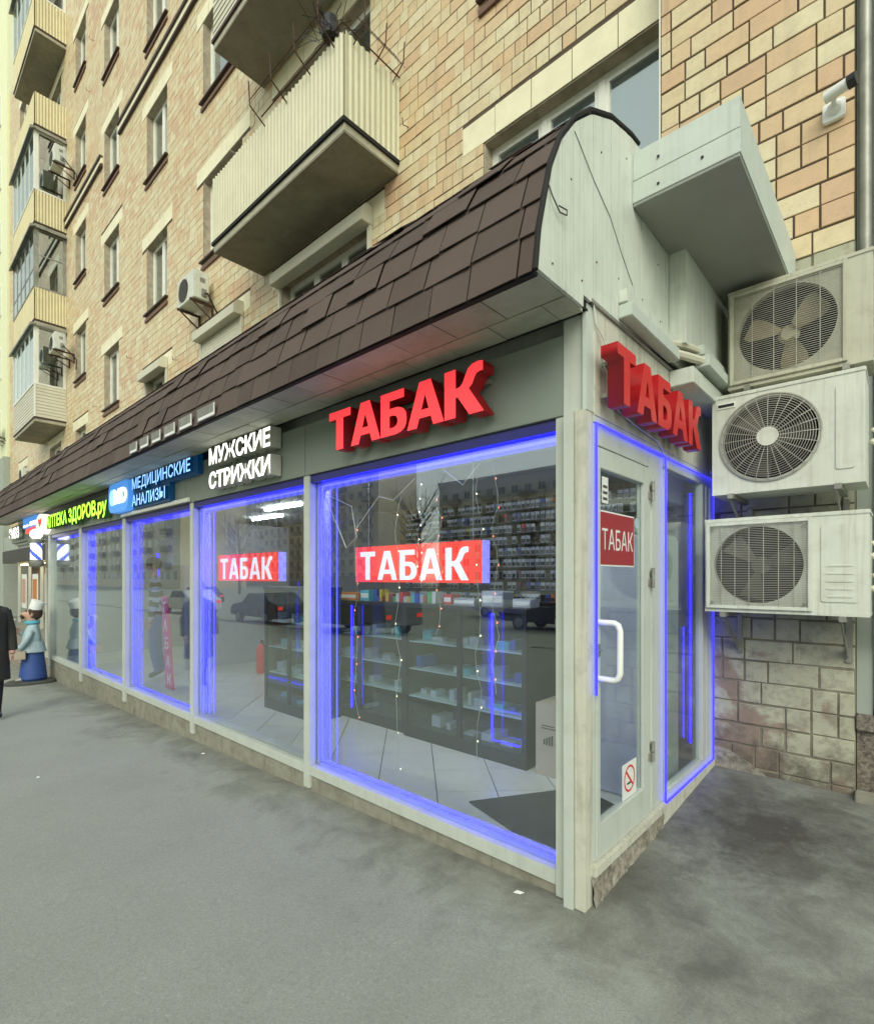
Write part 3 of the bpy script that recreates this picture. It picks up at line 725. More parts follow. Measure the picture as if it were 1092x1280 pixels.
ZS = [6.80 + 3.27 * k for k in range(6)]
bal = balcony(-7.18, -3.79, ZS[0], 1.50, 'corr', None, 1.05)
# rusty flower-box brackets and netting on its rail
m = MB(); x0, x1, yo, zt = -7.18, -3.79, 1.50, 8.00
m.tube([(-5.6, yo - .05, zt + .03), (x1 + .03, yo - .05, zt + .03)], .009, 5); m.tube([(x1 + .03, yo - .05, zt + .03), (x1 + .03, YL, zt + .03)], .009, 5)
m.tube([(-5.6, yo - .24, zt + .12), (-3.95, yo - .24, zt + .12)], .006, 5)
for a in (-5.55, -5.0, -4.45, -3.95): m.tube([(a, yo - .02, zt - .12), (a, yo - .25, zt + .02), (a, yo - .27, zt + .34)], .010, 5)
for a in (1.62, 1.95, 2.25): m.tube([(x1 + .02, a, zt - .10), (x1 + .22, a, zt + .02), (x1 + .24, a, zt + .26)], .008, 5)
obj('planter_bracket', m, M['rust'], bal)
m = MB()
for i in range(9): m.tube([(x1 + .20, 1.60 + i * .08, zt + .0), (x1 + .05, 1.60 + i * .08, zt + .25)], .0025, 3)
for i in range(4): m.tube([(x1 + .20 - i * .05, 1.6, zt + i * .08), (x1 + .20 - i * .05, 2.3, zt + i * .08)], .0025, 3)
obj('wire_netting', m, M['rust'], bal)
# dead plant and bundle on the corner
m = MB()
for i in range(60):
    a = Vector((-4.02 + rr.gauss(0, .07), 1.45 + rr.gauss(0, .07), 8.0 + rr.random() * .1)); d = Vector((rr.gauss(0, .15), rr.gauss(0, .15), rr.random() * .32))
    m.tube([a, a + d * .6, a + d + Vector((0, 0, -.06))], .004, 3)
m.lathe([(.02, -.1), (.10, -.08), (.12, .02), (.09, .14), (.03, .18)], (-4.02, 1.47, 8.12), seg=9)
obj('dried_plant', m, M['black'], bal, kind='stuff')
b2 = balcony(-7.18, -3.79, ZS[1], 1.50, 'vinyl', None, 1.05, planks=True)
b3 = balcony(-24.1, -20.5, ZS[0], 1.50, 'vinyl', 'white', 1.12, planks=True)
b4 = balcony(-24.1, -20.5, ZS[1], 1.50, 'yellowcorr', 'old', 1.10)
b5 = balcony(-24.1, -20.5, ZS[2], 1.50, 'yellowcorr', 'white', 1.10)
b6 = balcony(-24.1, -20.5, ZS[3], 1.50, 'yellowcorr', None, 1.10)
b7 = balcony(-24.1, -20.5, ZS[4], 1.50, 'yellowcorr', 'white', 1.10)

# ------------------------------------------------------------------ neighbouring houses
yb = thing('neighbour_building', 'pale yellow rendered house at the left edge beyond the brick one', 'building', (-45, 5, 0))
m = MB(); m.box(-70, -31.02, YL - .1, 14, 7.4, 34); obj('wall', m, M['yellow_render'], yb)
m = MB(); m.box(-70, -31.02, YL - .25, 14, -1, 7.4); obj('lower_wall', m, M['grey_render'], yb)
for k in range(7):
    for i in range(6):
        xx = -34.2 - i * 3.2; zz = 5.2 + 3.2 * k
        m = MB(); m.box(xx, xx + 1.5, YL - .30 if zz < 7.4 else YL - .14, YL - .1, zz, zz + 1.6); f = obj('window', m, M['whiteframe'], yb)
        y_ = (YL - .306 if zz < 7.4 else YL - .146)
        m = MB(); m.box(xx + .08, xx + 1.42, y_, y_ + .004, zz + .08, zz + 1.52); obj('pane', m, M['farwin'], f)

# ================================================================== shop pavilion
shop = thing('shop_pavilion', 'long single-storey glazed shop annexe with brown shingle mansard roof', 'shop', (-7, 0, 0))
XE = -14.6
# --- mansard roof
PR = [(-.48, 2.775), (-.455, 2.955), (-.367, 3.262), (-.28, 3.436), (-.158, 3.591), (0, 3.731), (.219, 3.846), (.471, 3.918), (.583, 3.932), (1.2, 4.0), (2.34, 4.08)]
poly = PR + [(2.34, 4.03), (1.2, 3.95), (.5, 3.86), (.05, 3.69), (-.12, 3.56), (-.24, 3.41), (-.33, 3.25), (-.418, 2.95), (-.44, 2.775)]
m = MB()
n = len(PR); X0, X1 = XE, .0
vs = [(X0, p[0], p[1]) for p in PR] + [(X1, p[0], p[1]) for p in PR]
vs += [(x_, p[0] + .03, p[1] - (.05 if i else .0)) for x_ in (X0, X1) for i, p in enumerate(PR)]
fs = [(i, i + 1, n + i + 1, n + i) for i in range(n - 1)] + [(2 * n + i, 3 * n + i, 3 * n + i + 1, 2 * n + i + 1) for i in range(n - 1)]
fs += [(0, n, 3 * n, 2 * n)] + [(i, 2 * n + i, 2 * n + i + 1, i + 1) for i in range(n - 1)] + [(n + i, n + i + 1, 3 * n + i + 1, 3 * n + i) for i in range(n - 1)]
m.add(vs, fs); roof = obj('roof', m, M['tar'], shop)
def on_profile(s):
    acc = 0
    for i in range(len(PR) - 1):
        a, b = Vector(PR[i]), Vector(PR[i + 1]); l = (b - a).length
        if s <= acc + l: 
            t = (s - acc) / l; p = a + (b - a) * t; return p, (b - a).normalized()
        acc += l
    return Vector(PR[-1]), (Vector(PR[-1]) - Vector(PR[-2])).normalized()
sh_list = []
ROWH = .170
for r_ in range(10):
    x = -rr.random() * .2 ; first = True
    while x > XE:
        wd = rr.choice([.20, .23, .25, .26, .29]) * (1 if r_ < 7 else 2)
        a = max(XE, x - wd)
        sh_list.append((a + .003, x - .004, r_)); x -= wd
    if sh_list: pass
for r_ in range(10):   # complete each row up to the right hand verge
    mx = max(s[1] for s in sh_list if s[2] == r_)
    if mx < -.03: sh_list.append((mx + .008, .0, r_))
def shingle_geom(w_, hh, th=.0045):
    m = MB(); a, b = -w_ / 2, w_ / 2
    m.add([(a, 0, 0), (b, 0, 0), (b, hh, 0), (a, hh, 0), (a + .002, 0, th), (b - .002, 0, th), (b, hh, .002), (a, hh, .002)],
          [(0, 3, 2, 1), (4, 5, 6, 7), (0, 1, 5, 4), (1, 2, 6, 5), (2, 3, 7, 6), (3, 0, 4, 7)]); return m
smesh = {}
def sk(s):
    p, _ = on_profile(s[2] * ROWH); q = project(((s[0] + s[1]) / 2, p[0], p[1]))
    if not q: return 0
    if q[0] < -20: return 0
    return (s[1] - s[0]) / q[2] * (.3 if s[2] > 6 else 1)
sh_list.sort(key=lambda s: -sk(s))
rest = MB()
for i, (a, b, r_) in enumerate(sh_list):
    p, t = on_profile(r_ * ROWH); p2, t2 = on_profile((r_ + 1) * ROWH + .015)
    tt = (p2 - p); hh = tt.length + .01; ang = math.atan2(tt[1], tt[0])
    lift = .0135 + (.010 if rr.random() < .07 else 0) + rr.random() * .0015
    nrm = Vector((0, -math.sin(ang), math.cos(ang)))
    org = Vector(((a + b) / 2, p[0], p[1])) + nrm * lift
    rot = (ang - .05 + rr.uniform(-.012, .004), 0, 0)
    bow = rr.uniform(-.022, .022); org = org + Vector((0, math.cos(ang), math.sin(ang))) * rr.uniform(-.008, .006) * (r_ > 0)
    if i < 300:
        key = (round(b - a, 2), round(hh, 2))
        if key not in smesh:
            g_ = shingle_geom(*key); me = bpy.data.meshes.new('shingle'); me.from_pydata(g_.v, [], g_.f); me.materials.append(M['shingle']); smesh[key] = me
        o = inst('shingle', smesh[key], roof, org, (rot[0], 0, bow), ((b - a) / key[0], 1, 1))
    else:
        g_ = shingle_geom(b - a, hh); mt = Matrix.Translation(org) @ Matrix.Rotation(rot[0], 4, 'X') @ Matrix.Rotation(bow, 4, 'Z')
        rest.add([mt @ Vector(v) for v in g_.v], g_.f, 0, rr.uniform(-.4, .4))
obj('shingle_course', rest, M['shingle'], roof, kind='stuff')
m = MB()
m.tube([(.012, p[0] - .006, p[1] + .008) for p in PR[:9]], .012, 6)
obj('verge_felt', m, M['tar'], roof)
# torn strip at the eave showing the board beneath
for k, (a, b) in enumerate([(-4.63, -4.42), (-4.34, -4.12), (-4.04, -3.82), (-3.74, -3.50), (-3.42, -3.16), (-3.06, -2.75)]):
    m = MB(); m.box(a, b, -.512, -.506, 2.785, 2.885, 0); m.box(a + .03, b - .01, -.515, -.512, 2.79, 2.812, 1); m.box(b - .012, b, -.515, -.512, 2.79, 2.88, 1); 
    obj('eave_patch', m, [M['steel'], M['white']], roof)
# --- soffit tiles
m = MB(); m.box(XE, .0, -.46, -.005, 2.800, 2.815); obj('soffit_board', m, M['tar'], shop)
k = 0; x = 0
while x > XE:
    wd = .30
    for (ya, yb_) in ((-.465, -.235), (-.225, -.055)):
        xo = x - (.0 if ya < -.3 else .12)
        if x == 0 and ya > -.3: m = MB(); m.box(xo + .006, -.002, ya, yb_, 2.783, 2.799); obj('soffit_tile', m, M['soffit'], shop)
        m = MB(); dz = rr.uniform(0, .004); m.box(max(XE, xo - wd + .006), min(-.002, xo), ya, yb_, 2.782 + dz, 2.799); obj('soffit_tile', m, M['soffit'], shop)
    x -= wd
# --- fascia sign band of joined panels
xf = [-.03, -2.33, -4.55, -6.75, -8.95, -11.1, -13.0, -14.4]
for a, b in zip(xf[1:], xf[:-1]):
    m = MB(); m.box(a + .004, b, 0, .03, 2.345, 2.735); obj('fascia_panel', m, M['fascia'], shop, bevel=.002)
m = MB(); m.box(-.125, -.032, -.004, -.001, 2.35, 2.86); m.box(-.03, -.022, -.006, .03, 2.335, 2.86); obj('fascia_end_trim', m, M['grey_alu'], shop)
m = MB(); m.box(-14.4, -.03, .05, .12, 2.30, 2.36); m.box(-14.4, -.03, .12, .16, 2.24, 2.9); obj('head_beam', m, M['grey_alu'], shop)
m = MB(); m.box(-6.55, -4.42, -.03, -.003, 2.352, 2.395); obj('cable_trunking', m, M['whiteframe'], shop, bevel=.004)
# --- posts, rails, panes
posts = [(-.176, -.112), (-2.361, -2.285), (-4.468, -4.392), (-6.610, -6.505), (-8.712, -8.58), (-10.81, -10.63)]
for i, (a, b) in enumerate(posts):
    zb = -.005 if i == 0 else .045 - .09 - .012 * i
    m = MB(); m.box(a, b, .008, .07, zb, 2.345); obj('post', m, M['grey_alu'], shop, bevel=.003)
for i in range(5):
    a, b = posts[i + 1][1], posts[i][0]
    m = MB(); m.box(a + .001, b - .001, .012, .075, .045, .118); obj('bottom_rail', m, M['grey_alu'], shop, bevel=.003)
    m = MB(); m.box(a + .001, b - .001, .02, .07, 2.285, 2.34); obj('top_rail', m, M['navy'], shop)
    m = MB(); m.box(a + .001, a + .012, .080, .19, .118, 2.285); m.box(a + .012, b - .012, .08, .19, .100, .117); m.box(b - .012, b - .001, .080, .19, .118, 2.285); m.box(a + .012, b - .012, .08, .16, 2.286, 2.30); obj('inner_reveal', m, M['revealgrey'], shop)
    m = MB(); m.box(a - .001, b + .001, .055, .067, .118, 2.285); o = obj('shop_pane', m, M['glass'], shop)
m = MB(); m.box(-.109, -.058, -.040, .045, -.028, 2.345); obj('corner_post', m, M['grey_alu'], shop, bevel=.003)
m = MB(); m.box(-.056, -.002, -.028, .05, -.0, 2.345); obj('corner_board', m, M['grey_alu_old'], shop, bevel=.003)
m = MB(); m.box(-.02, .0, -.02, .058, 2.345, 2.84); obj('corner_cladding', m, M['box'], shop)
# --- plinth of long tiles below the rail
x = -.18
while x > -10.8:
    wd = .40; a = max(-10.8, x - wd)
    if a < x - .05:
        m = MB(); m.box(a + .003, x, .03, .09, .0 + gz(x, 0) - .03 - .05, .046); obj('plinth_tile', m, M['plinth'], shop)
    x -= wd
m = MB(); m.box(-10.8, -.1, .034, .12, -.5, .04); obj('plinth_core', m, M['mortar'], shop)
# --- end wall above the door: siding planks in the gable
def prof_z(y):
    for i in range(len(PR) - 1):
        if PR[i][0] <= y <= PR[i + 1][0]: return PR[i][1] + (PR[i + 1][1] - PR[i][1]) * (y - PR[i][0]) / (PR[i + 1][0] - PR[i][0])
    return PR[0][1] if y < PR[0][0] else PR[-1][1]
y = -.47; k = 0
while y < 2.1:
    wd = .098; e = min(2.1, y + wd); q = min(e - .005, 2.1)
    zb = 2.79 if e <= -.02 else 2.845 + .058 * max(0, y)
    pts = [(y, zb), (q, zb)] + [(q, prof_z(q) - .012)] + [(yy, prof_z(yy) - .012) for yy in (y + (q - y) * .66, y + (q - y) * .33)] + [(y, prof_z(y) - .012)]
    m = MB(); m.prism(pts, 'x', .0, .016 + rr.uniform(-.0015, .0015)); obj('siding_plank', m, M['siding'], shop); y += wd
m = MB(); m.box(-.04, -.001, -.45, 2.1, 2.80, 3.0); m.box(-.04, -.001, -.3, 2.1, 3.0, 3.4); m.box(-.04, -.001, .1, 2.1, 3.4, 3.75); obj('gable_backing', m, M['tar'], shop)
m = MB(); m.box(-.02, .006, .058, 2.11, 2.335, 2.845); obj('header_panel', m, M['grey_alu_old'], shop)
m = MB(); m.box(.0, .018, .0, 2.1, 2.845, 2.862); obj('drip_strip', m, M['steel'], shop)
m = MB(); m.tube([(.0185, -.17, 3.53), (.0185, .02, 3.42), (.0185, .2, 3.34), (.0185, .34, 3.22), (.0185, .48, 3.12)], .0016, 4); obj('seam_line', m, M['tar'], shop)
for (sy, sz) in ((-.36, 2.86), (-.1, 2.9), (.3, 3.08), (.62, 3.10), (.86, 3.4), (-.2, 3.3), (.1, 3.6), (.4, 3.75), (.9, 3.08), (.05, 3.05)):
    m = MB(); m.lathe([(.0055, 0), (.004, .003)], (.017, sy, sz), 'x', 7); obj('screw', m, M['rust'], shop)
# boxed-out enclosure at the back
y = 1.05; k = 0
m = MB(); m.box(.017, .105, 1.05, 2.1, 2.98, 3.74); obj('enclosure', m, M['siding'], shop, bevel=.003)
while y < 2.08:
    m = MB(); m.box(.105, .115, y, min(2.1, y + .093), 2.98, 3.74); obj('siding_plank', m, M['siding'], shop); y += .098
# big pale box hanging over the end
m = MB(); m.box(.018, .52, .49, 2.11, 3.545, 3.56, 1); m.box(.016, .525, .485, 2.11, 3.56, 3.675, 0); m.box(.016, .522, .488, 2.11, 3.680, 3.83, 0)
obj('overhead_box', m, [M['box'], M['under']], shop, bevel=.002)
m = MB()
for (x, z) in ((.15, 3.74), (.15, 3.60), (.36, 3.62)): m.lathe([(.007, 0), (.007, .004)], (x, .480, z), 'y', 8)
obj('screw', m, M['black'], shop)
# ducts
m = MB(); m.box(.017, .085, .30, 1.04, 2.875, 2.945); obj('cable_duct', m, M['box'], shop, bevel=.004)
m = MB(); m.box(.017, .060, .30, 1.04, 2.953, 3.02); obj('cable_duct', m, M['siding'], shop, bevel=.004)
m = MB(); m.box(.117, .20, 1.22, 2.08, 2.87, 2.94); m.box(.117, .17, 1.22, 2.08, 2.948, 3.01); obj('cable_duct', m, M['box'], shop, bevel=.004)
m = MB(); m.box(.007, .15, 1.08, 2.08, 2.74, 2.84); obj('cable_duct', m, M['siding'], shop, bevel=.004)
m = MB(); m.tube([(.05, 1.0, 2.92), (.10, 1.10, 2.915), (.16, 1.24, 2.91)], .026, 8); m.tube([(.04, 1.0, 2.98), (.09, 1.10, 2.985), (.14, 1.24, 2.98)], .022, 8)
obj('insulated_pipe', m, M['vinyl'], shop, smooth=True)
# --- door side below
m = MB(); m.box(-.05, .004, .052, 2.11, 2.30, 2.334); m.box(-.05, -.002, .052, .075, .20, 2.30); m.box(-.05, -.002, .765, 1.0, .20, 2.30)
m.box(-.05, -.002, 2.03, 2.115, .15, 2.30); m.box(-.05, -.002, 1.0, 2.03, 2.24, 2.30); m.box(-.05, -.002, 1.0, 2.03, .17, .235); m.box(-.05, -.002, .075, .765, 2.20, 2.30)
obj('side_frame', m, M['grey_alu'], shop, bevel=.002)
m = MB(); m.box(-.04, .004, .80, .87, .22, 2.2); m.box(-.045, .002, 1.05, 1.06, .235, 2.24); m.box(-.04, .006, 1.80, 1.86, .235, 2.24); m.box(-.04, .001, 1.92, 1.97, .235, 2.24); obj('mullion', m, M['grey_alu'], shop, bevel=.003)
m = MB(); m.box(-.03, -.02, 1.06, 1.80, .235, 2.24); obj('side_pane', m, M['glassdoor'], shop)
m = MB(); m.prism([(-.06, .0), (-.002, .0), (.012, .10), (.018, .19), (-.06, .20)], 'y', .02, .99)
bm_ = MB(); NY, NZ = 60, 14      # crumbling concrete step
for j in range(NZ + 1):
    for i in range(NY + 1):
        y_ = .03 + .96 * i / NY; z_ = -.05 + .235 * j / NZ
        bm_.v.append((-.005 + .03 * (1 - j / NZ) + .009 * noise.noise(Vector((y_ * 14, z_ * 22, 3))) + .006 * noise.noise(Vector((y_ * 50, z_ * 60, 1))) + (-.012 if j == NZ else 0), y_, z_ + .008 * noise.noise(Vector((y_ * 30, z_ * 9, 8)))))
for i in range(NY + 1): bm_.v.append((-.05, .03 + .96 * i / NY, .185))
for j in range(NZ + 1):
    for i in range(NY): bm_.f.append((j * (NY + 1) + i, j * (NY + 1) + i + 1, (j + 1) * (NY + 1) + i + 1, (j + 1) * (NY + 1) + i)); bm_.m.append(0); bm_.t.append(0.)
obj('threshold', bm_, M['concrete'], shop)
m = MB(); m.box(-.05, .026, .03, .985, .145, .198); obj('threshold_board', m, M['grey_alu_old'], shop, bevel=.006)
m = MB(); m.box(-.05, .008, .99, 2.11, .02, .168); obj('side_plinth', m, M['grey_alu_old'], shop)
# door leaf
m = MB(); Y0, Y1 = .078, .760
m.box(-.035, .006, Y0, .118, .20, 2.19); m.box(-.035, .006, .672, Y1, .20, 2.19); m.box(-.035, .006, .118, .672, .20, .37); m.box(-.035, .006, .118, .672, 2.09, 2.19)
door = obj('door', m, M['grey_alu'], shop, bevel=.003)
m = MB(); m.box(-.018, -.010, .118, .672, .37, 2.09); obj('door_pane', m, M['glassdoor'], door)
m = MB(); m.tube([(.004, .095, 1.345), (.085, .095, 1.345), (.103, .095, 1.335), (.112, .095, 1.31), (.112, .095, 1.11), (.103, .095, 1.085), (.085, .095, 1.075), (.004, .095, 1.075)], .0145, 10)
obj('handle', m, M['white'], door, smooth=True)
m = MB(); m.box(.0065, .012, .085, .105, 1.18, 1.24); m.lathe([(.008, 0), (.008, .012)], (.010, .095, 1.21), 'x', 8); obj('lock', m, M['steel'], door)
for z in (2.0, 1.50, .50):
    m = MB(); m.lathe([(.011, 0), (.011, .055)], (.020, .775, z), 'z', 8); m.lathe([(.011, .06), (.011, .115)], (.020, .775, z), 'z', 8); m.box(.005, .014, .735, .765, z + .01, z + .05); m.box(.005, .014, .785, .815, z + .06, z + .10)
    obj('hinge', m, M['steel'], door)
m = MB(); m.box(-.0098, -.0085, .15, .565, 1.625, 1.885); ps = obj('door_poster', m, M['redsign'], door)
m = MB(); m.box(-.0105, -.0099, .143, .572, 1.617, 1.893); obj('poster_border', m, M['paper'], door)
letters('ТАБАК', (-.0078, .165, 1.70), .385, .105, .0006, 'door', [M['paper']], door, bold=0.0, name='printed_letter')
m = MB(); m.box(-.0098, -.0085, .165, .235, 1.93, 2.06); obj('sticker', m, M['paper'], door)
m = MB()
for k, z in enumerate((1.945, 1.975, 2.005)): m.box(-.0083, -.0078, .175, .225, z, z + .014)
obj('sticker_print', m, M['wire_dark'], door)
m = MB(); m.lathe([(.032, 0), (.032, .001)], (-.0098, .61, 1.86), 'x', 18); obj('round_sticker', m, M['lightblue'], door)
# no-smoking sticker
m = MB(); m.box(-.0098, -.0086, .41, .60, .375, .565); obj('no_smoking_sticker', m, M['paper'], door)
m = MB(); c_ = (.505, .475); rr_ = .072
vs = []; N = 28
for i in range(N):
    a = 2 * math.pi * i / N
    for q in (rr_, rr_ * .84): vs.append((-.0080, c_[0] + math.cos(a) * q, c_[1] + math.sin(a) * q))
m.add(vs, [(2 * i, 2 * i + 1, (2 * i + 3) % (2 * N), (2 * i + 2) % (2 * N)) for i in range(N)])
d_ = Vector((-.7, .7)); p_ = Vector((.7, .7)) * .006
m.add([(-.0079, c_[0] - .045 - .005, c_[1] + .045 - .005), (-.0079, c_[0] - .045 + .005, c_[1] + .045 + .005), (-.0079, c_[0] + .045 + .005, c_[1] - .045 + .005), (-.0079, c_[0] + .045 - .005, c_[1] - .045 - .005)], [(0, 1, 2, 3)])
obj('prohibition_ring', m, M['noRed'], door)
m = MB(); m.box(-.0082, -.0081, .47, .52, .445, .456); m.box(-.0082, -.0081, .522, .532, .445, .456); obj('cigarette_print', m, M['black'], door)

# --- entrance recess at the far left end
m = MB()
for (a, b) in ((-14.2, -14.05), (-12.95, -12.85), (-11.75, -11.62)): m.box(a, b, .60, .68, -.42, 2.35)
m.box(-14.05, -10.81, .60, .68, 2.22, 2.35); m.box(-14.05, -10.81, .60, .68, -.42, -.30)
ent = obj('entrance_frame', m, M['grey_alu'], shop)
m = MB(); m.box(-14.05, -12.95, .63, .64, -.3, 2.22); obj('entrance_pane', m, M['glass'], ent)
m = MB(); m.box(-12.85, -11.75, .63, .64, -.3, 2.22); obj('entrance_pane', m, M['glass'], ent)
m = MB(); m.box(-10.81, -10.74, .075, 2.3, -.42, 2.35); m.box(-11.62, -10.81, .62, .64, -.3, 2.22); obj('entrance_wall', m, M['tubepanel'], ent)
m = MB(); m.box(-11.55, -10.95, .605, .616, .95, 1.55); m.box(-12.75, -12.05, .61, .625, .3, 1.45); obj('notice_sheet', m, M['paper'], ent)
m = MB(); m.box(-14.0, -10.82, -.06, .59, -.46, -.33); obj('entrance_step', m, M['concrete'], ent)
m = MB(); m.box(-11.7, -10.9, .25, .55, -.32, .1); obj('brown_bin', m, M['cardboard'], ent)

# ================================================================== interior (seen through the panes)
inn = thing('shop_interior', 'lit room behind the panes with pale tiled floor and grey walls', 'room', (-5, 1.5, .05))
m = MB(); m.box(-10.7, -.06, .08, 3.2, .0, .052); obj('screed', m, M['grout'], inn)
# diagonal floor tiles clipped to the room
def clip(poly, ax, v, keep_less):
    out = []
    for i in range(len(poly)):
        a, b = poly[i], poly[(i + 1) % len(poly)]
        ia = (a[ax] <= v) if keep_less else (a[ax] >= v); ib = (b[ax] <= v) if keep_less else (b[ax] >= v)
        if ia: out.append(a)
        if ia != ib:
            t = (v - a[ax]) / (b[ax] - a[ax]); out.append((a[0] + (b[0] - a[0]) * t, a[1] + (b[1] - a[1]) * t))
    return out
T = .42; rt = math.sqrt(.5)
cnt = 0
for i in range(-40, 40):
    for j in range(-40, 40):
        cx_, cy_ = (i + j) * T * rt - 4, (i - j) * T * rt + 1
        if not (-10.9 < cx_ < .3 and -.3 < cy_ < 3.4): continue
        h = (T - .009) * rt
        pl = [(cx_ - h, cy_), (cx_, cy_ - h), (cx_ + h, cy_), (cx_, cy_ + h)]
        for ax, v, kl in ((0, -.06, True), (0, -10.7, False), (1, .085, False), (1, 3.2, True)):
            if len(pl) > 2: pl = clip(pl, ax, v, kl)
        if len(pl) > 2:
            mm = MB(); mm.prism(pl, 'z', .050, .062)
            if cnt < 300: obj('floor_tile', mm, M['floor_tile'], inn)
            cnt += 1
m = MB(); m.box(-10.7, -.06, 3.2, 3.25, 0, 2.6); m.box(-4.55, -4.49, 1.7, 3.2, .06, 2.5); m.box(-10.74, -10.7, .08, 3.2, 0, 2.6); m.box(-.40, -.06, 2.36, 2.37, .05, 2.5)
m.box(-7.6, -7.52, 1.2, 3.2, .06, 2.5)
obj('inner_wall', m, M['intwall'], inn)
m = MB(); m.box(-10.7, -.06, .165, 3.2, 2.56, 2.60); obj('ceiling', m, M['ceiling'], inn)
for (x, y, lb) in ((-1.1, .24, 'added unseen tube light just inside the pane nearest the door'), (-3.3, .24, 'added unseen tube light just inside the second pane'), (-2.15, .24, 'added unseen tube light just inside the post between the two red window signs'), (-5.3, 1.6, 'white ceiling tube light behind the pane under the white letters'), (-6.6, 2.1, 'white ceiling tube light deep behind the vertical red banner'), (-8.3, 1.0, 'white ceiling tube light behind the fourth pane'), (-9.6, 1.0, 'white ceiling tube light behind the farthest shop pane')):  # tubes just inside the panes are added out of view to light the shelves
    zc_ = 2.54
    m = MB(); m.box(x - .45, x + .45, y - .018, y + .018, zc_ - .02, zc_ + .01); tag(obj('ceiling_light', m, M['ceil_light']), lb, 'ceiling light', 'ceiling tubes inside the shop')
def cabinet(x0, x1, y0, y1, z1, label, shelves=3, seed=1):
    t = thing('display_cabinet', label, 'display cabinet', ((x0 + x1) / 2, (y0 + y1) / 2, .06), 'glass display cabinets in the shop')
    m = MB(); m.box(x0, x1, y0, y1, .062, .17); obj('base', m, M['darkframe'], t)
    m = MB()
    for (a, b) in ((x0, x0 + .04), (x1 - .04, x1), ((x0 + x1) / 2 - .02, (x0 + x1) / 2 + .02)): m.box(a, b, y0, y0 + .035, .17, z1)
    m.box(x0, x1, y1 - .02, y1, .17, z1); m.box(x0, x0 + .03, y0 + .035, y1 - .02, .17, z1); m.box(x1 - .03, x1, y0 + .035, y1 - .02, .17, z1); obj('frame', m, M['darkframe'], t)
    m = MB(); m.box(x0 - .01, x1 + .01, y0 - .01, y1 + .01, z1, z1 + .035); obj('top', m, M['darkframe'], t)
    m = MB(); m.box(x0 + .04, x1 - .04, y0 + .01, y0 + .016, .17, z1); obj('cabinet_glass', m, M['glassdoor'], t)
    q = random.Random(seed)
    for k in range(shelves):
        zz = .19 + k * (z1 - .25) / shelves
        if k: m = MB(); m.box(x0 + .031, x1 - .031, y0 + .04, y1 - .021, zz - .012, zz); obj('shelf', m, M['shelfglass'], t)
        else: zz = .171
        gm_ = MB(); x = x0 + .08
        while x < x1 - .15:
            wdt = q.uniform(.03, .13); hh = q.uniform(.015, .11)
            if q.random() < .72: gm_.box(x, x + wdt, y0 + .08 + q.random() * .1, y0 + .22 + q.random() * .1, zz + .001, zz + hh, q.randrange(5))
            x += wdt + q.uniform(.01, .08)
        obj('small_goods', gm_, [M['goods_w'], M['g5'], M['goods_w'], M['g1'], M['g7']], t, kind='stuff')
    return t
M['shelfglass'] = mat('frosted_shelf', (.42, .50, .52), .2, bmp=0)
cabinet(-3.85, -2.47, 1.20, 1.62, 1.28, 'black-framed glass display cabinet, left of the pair under the red window sign', 4, 2)
cabinet(-2.44, -1.08, 1.16, 1.60, 1.28, 'black-framed glass display cabinet beside the cardboard box', 4, 5)
cabinet(-4.40, -3.40, .82, 1.16, 1.42, 'dark display cabinet whose corner shows behind the second pane', 4, 9)
cabinet(-6.1, -4.75, 2.2, 2.6, 1.5, 'tall dark display cabinet deep behind the second pane', 4, 11)
# cigarette wall
t = thing('cigarette_shelves', 'dark wall shelving packed with cigarette packs behind the cabinets', 'shelving', (-2.3, 2.9, .06))
m = MB(); m.box(-4.2, -.45, 3.08, 3.12, .06, 2.5); obj('backboard', m, M['darkframe'], t)
for k in range(11):
    m = MB(); m.box(-4.2, -.45, 2.86, 3.07, 1.0 + k * .135, 1.012 + k * .135); obj('shelf', m, M['darkframe'], t)
pk = MB(); q = random.Random(4)
for k in range(11):
    x = -4.15
    while x < -.52:
        if q.random() < .86:
            c_ = q.choices(range(9), [9, .25, 2.0, .1, .1, .1, 6, .5, .4])[0]; zz = 1.0125 + k * .135
            pk.box(x, x + .056, 2.86, 2.88, zz, zz + .088, c_)
            pk.box(x + .004, x + .052, 2.857, 2.8595, zz + .008, zz + .052, 9)
        x += .064
obj('cigarette_packs', pk, [M['goods_w'], M['g0'], M['g1'], M['g2'], M['g3'], M['g4'], M['g5'], M['g6'], M['g7'], M['darkframe']], t, kind='stuff')
# goods standing on the counter
q = random.Random(8)
cg = ['red', 'blue', 'yellow', 'green', 'orange', 'silver', 'maroon', 'pale blue']
def carton(x, y, w_, d, h, mi, label, name='counter_box', z=1.316):
    m = MB(); m.box(x, x + w_, y, y + d, z, z + h); m.box(x + .01, x + w_ - .01, y - .002, y + .0, z + h * .25, z + h * .7, 1); return tag(obj(name, m, [M[mi], M['paper']], bevel=0), label, 'box')
carton(-1.60, 1.28, .22, .16, .13, 'goods_w', 'white carton standing on the cabinets right of the red window sign')
carton(-1.92, 1.28, .24, .14, .06, 'goods_w', 'low white snack carton on the cabinets under the K of the sign')
carton(-1.30, 1.3, .17, .14, .07, 'g5', 'small silver carton at the right end of the cabinet top')
carton(-2.06, 1.30, .10, .12, .09, 'g0', 'small red carton on the cabinets under the sign')
carton(-3.62, 1.30, .30, .20, .08, 'g4', 'long orange carton at the left end of the cabinet top')
carton(-3.25, 1.30, .14, .14, .11, 'g7', 'pale blue carton near the left end of the cabinet top')
rackm = MB(); x = -3.05
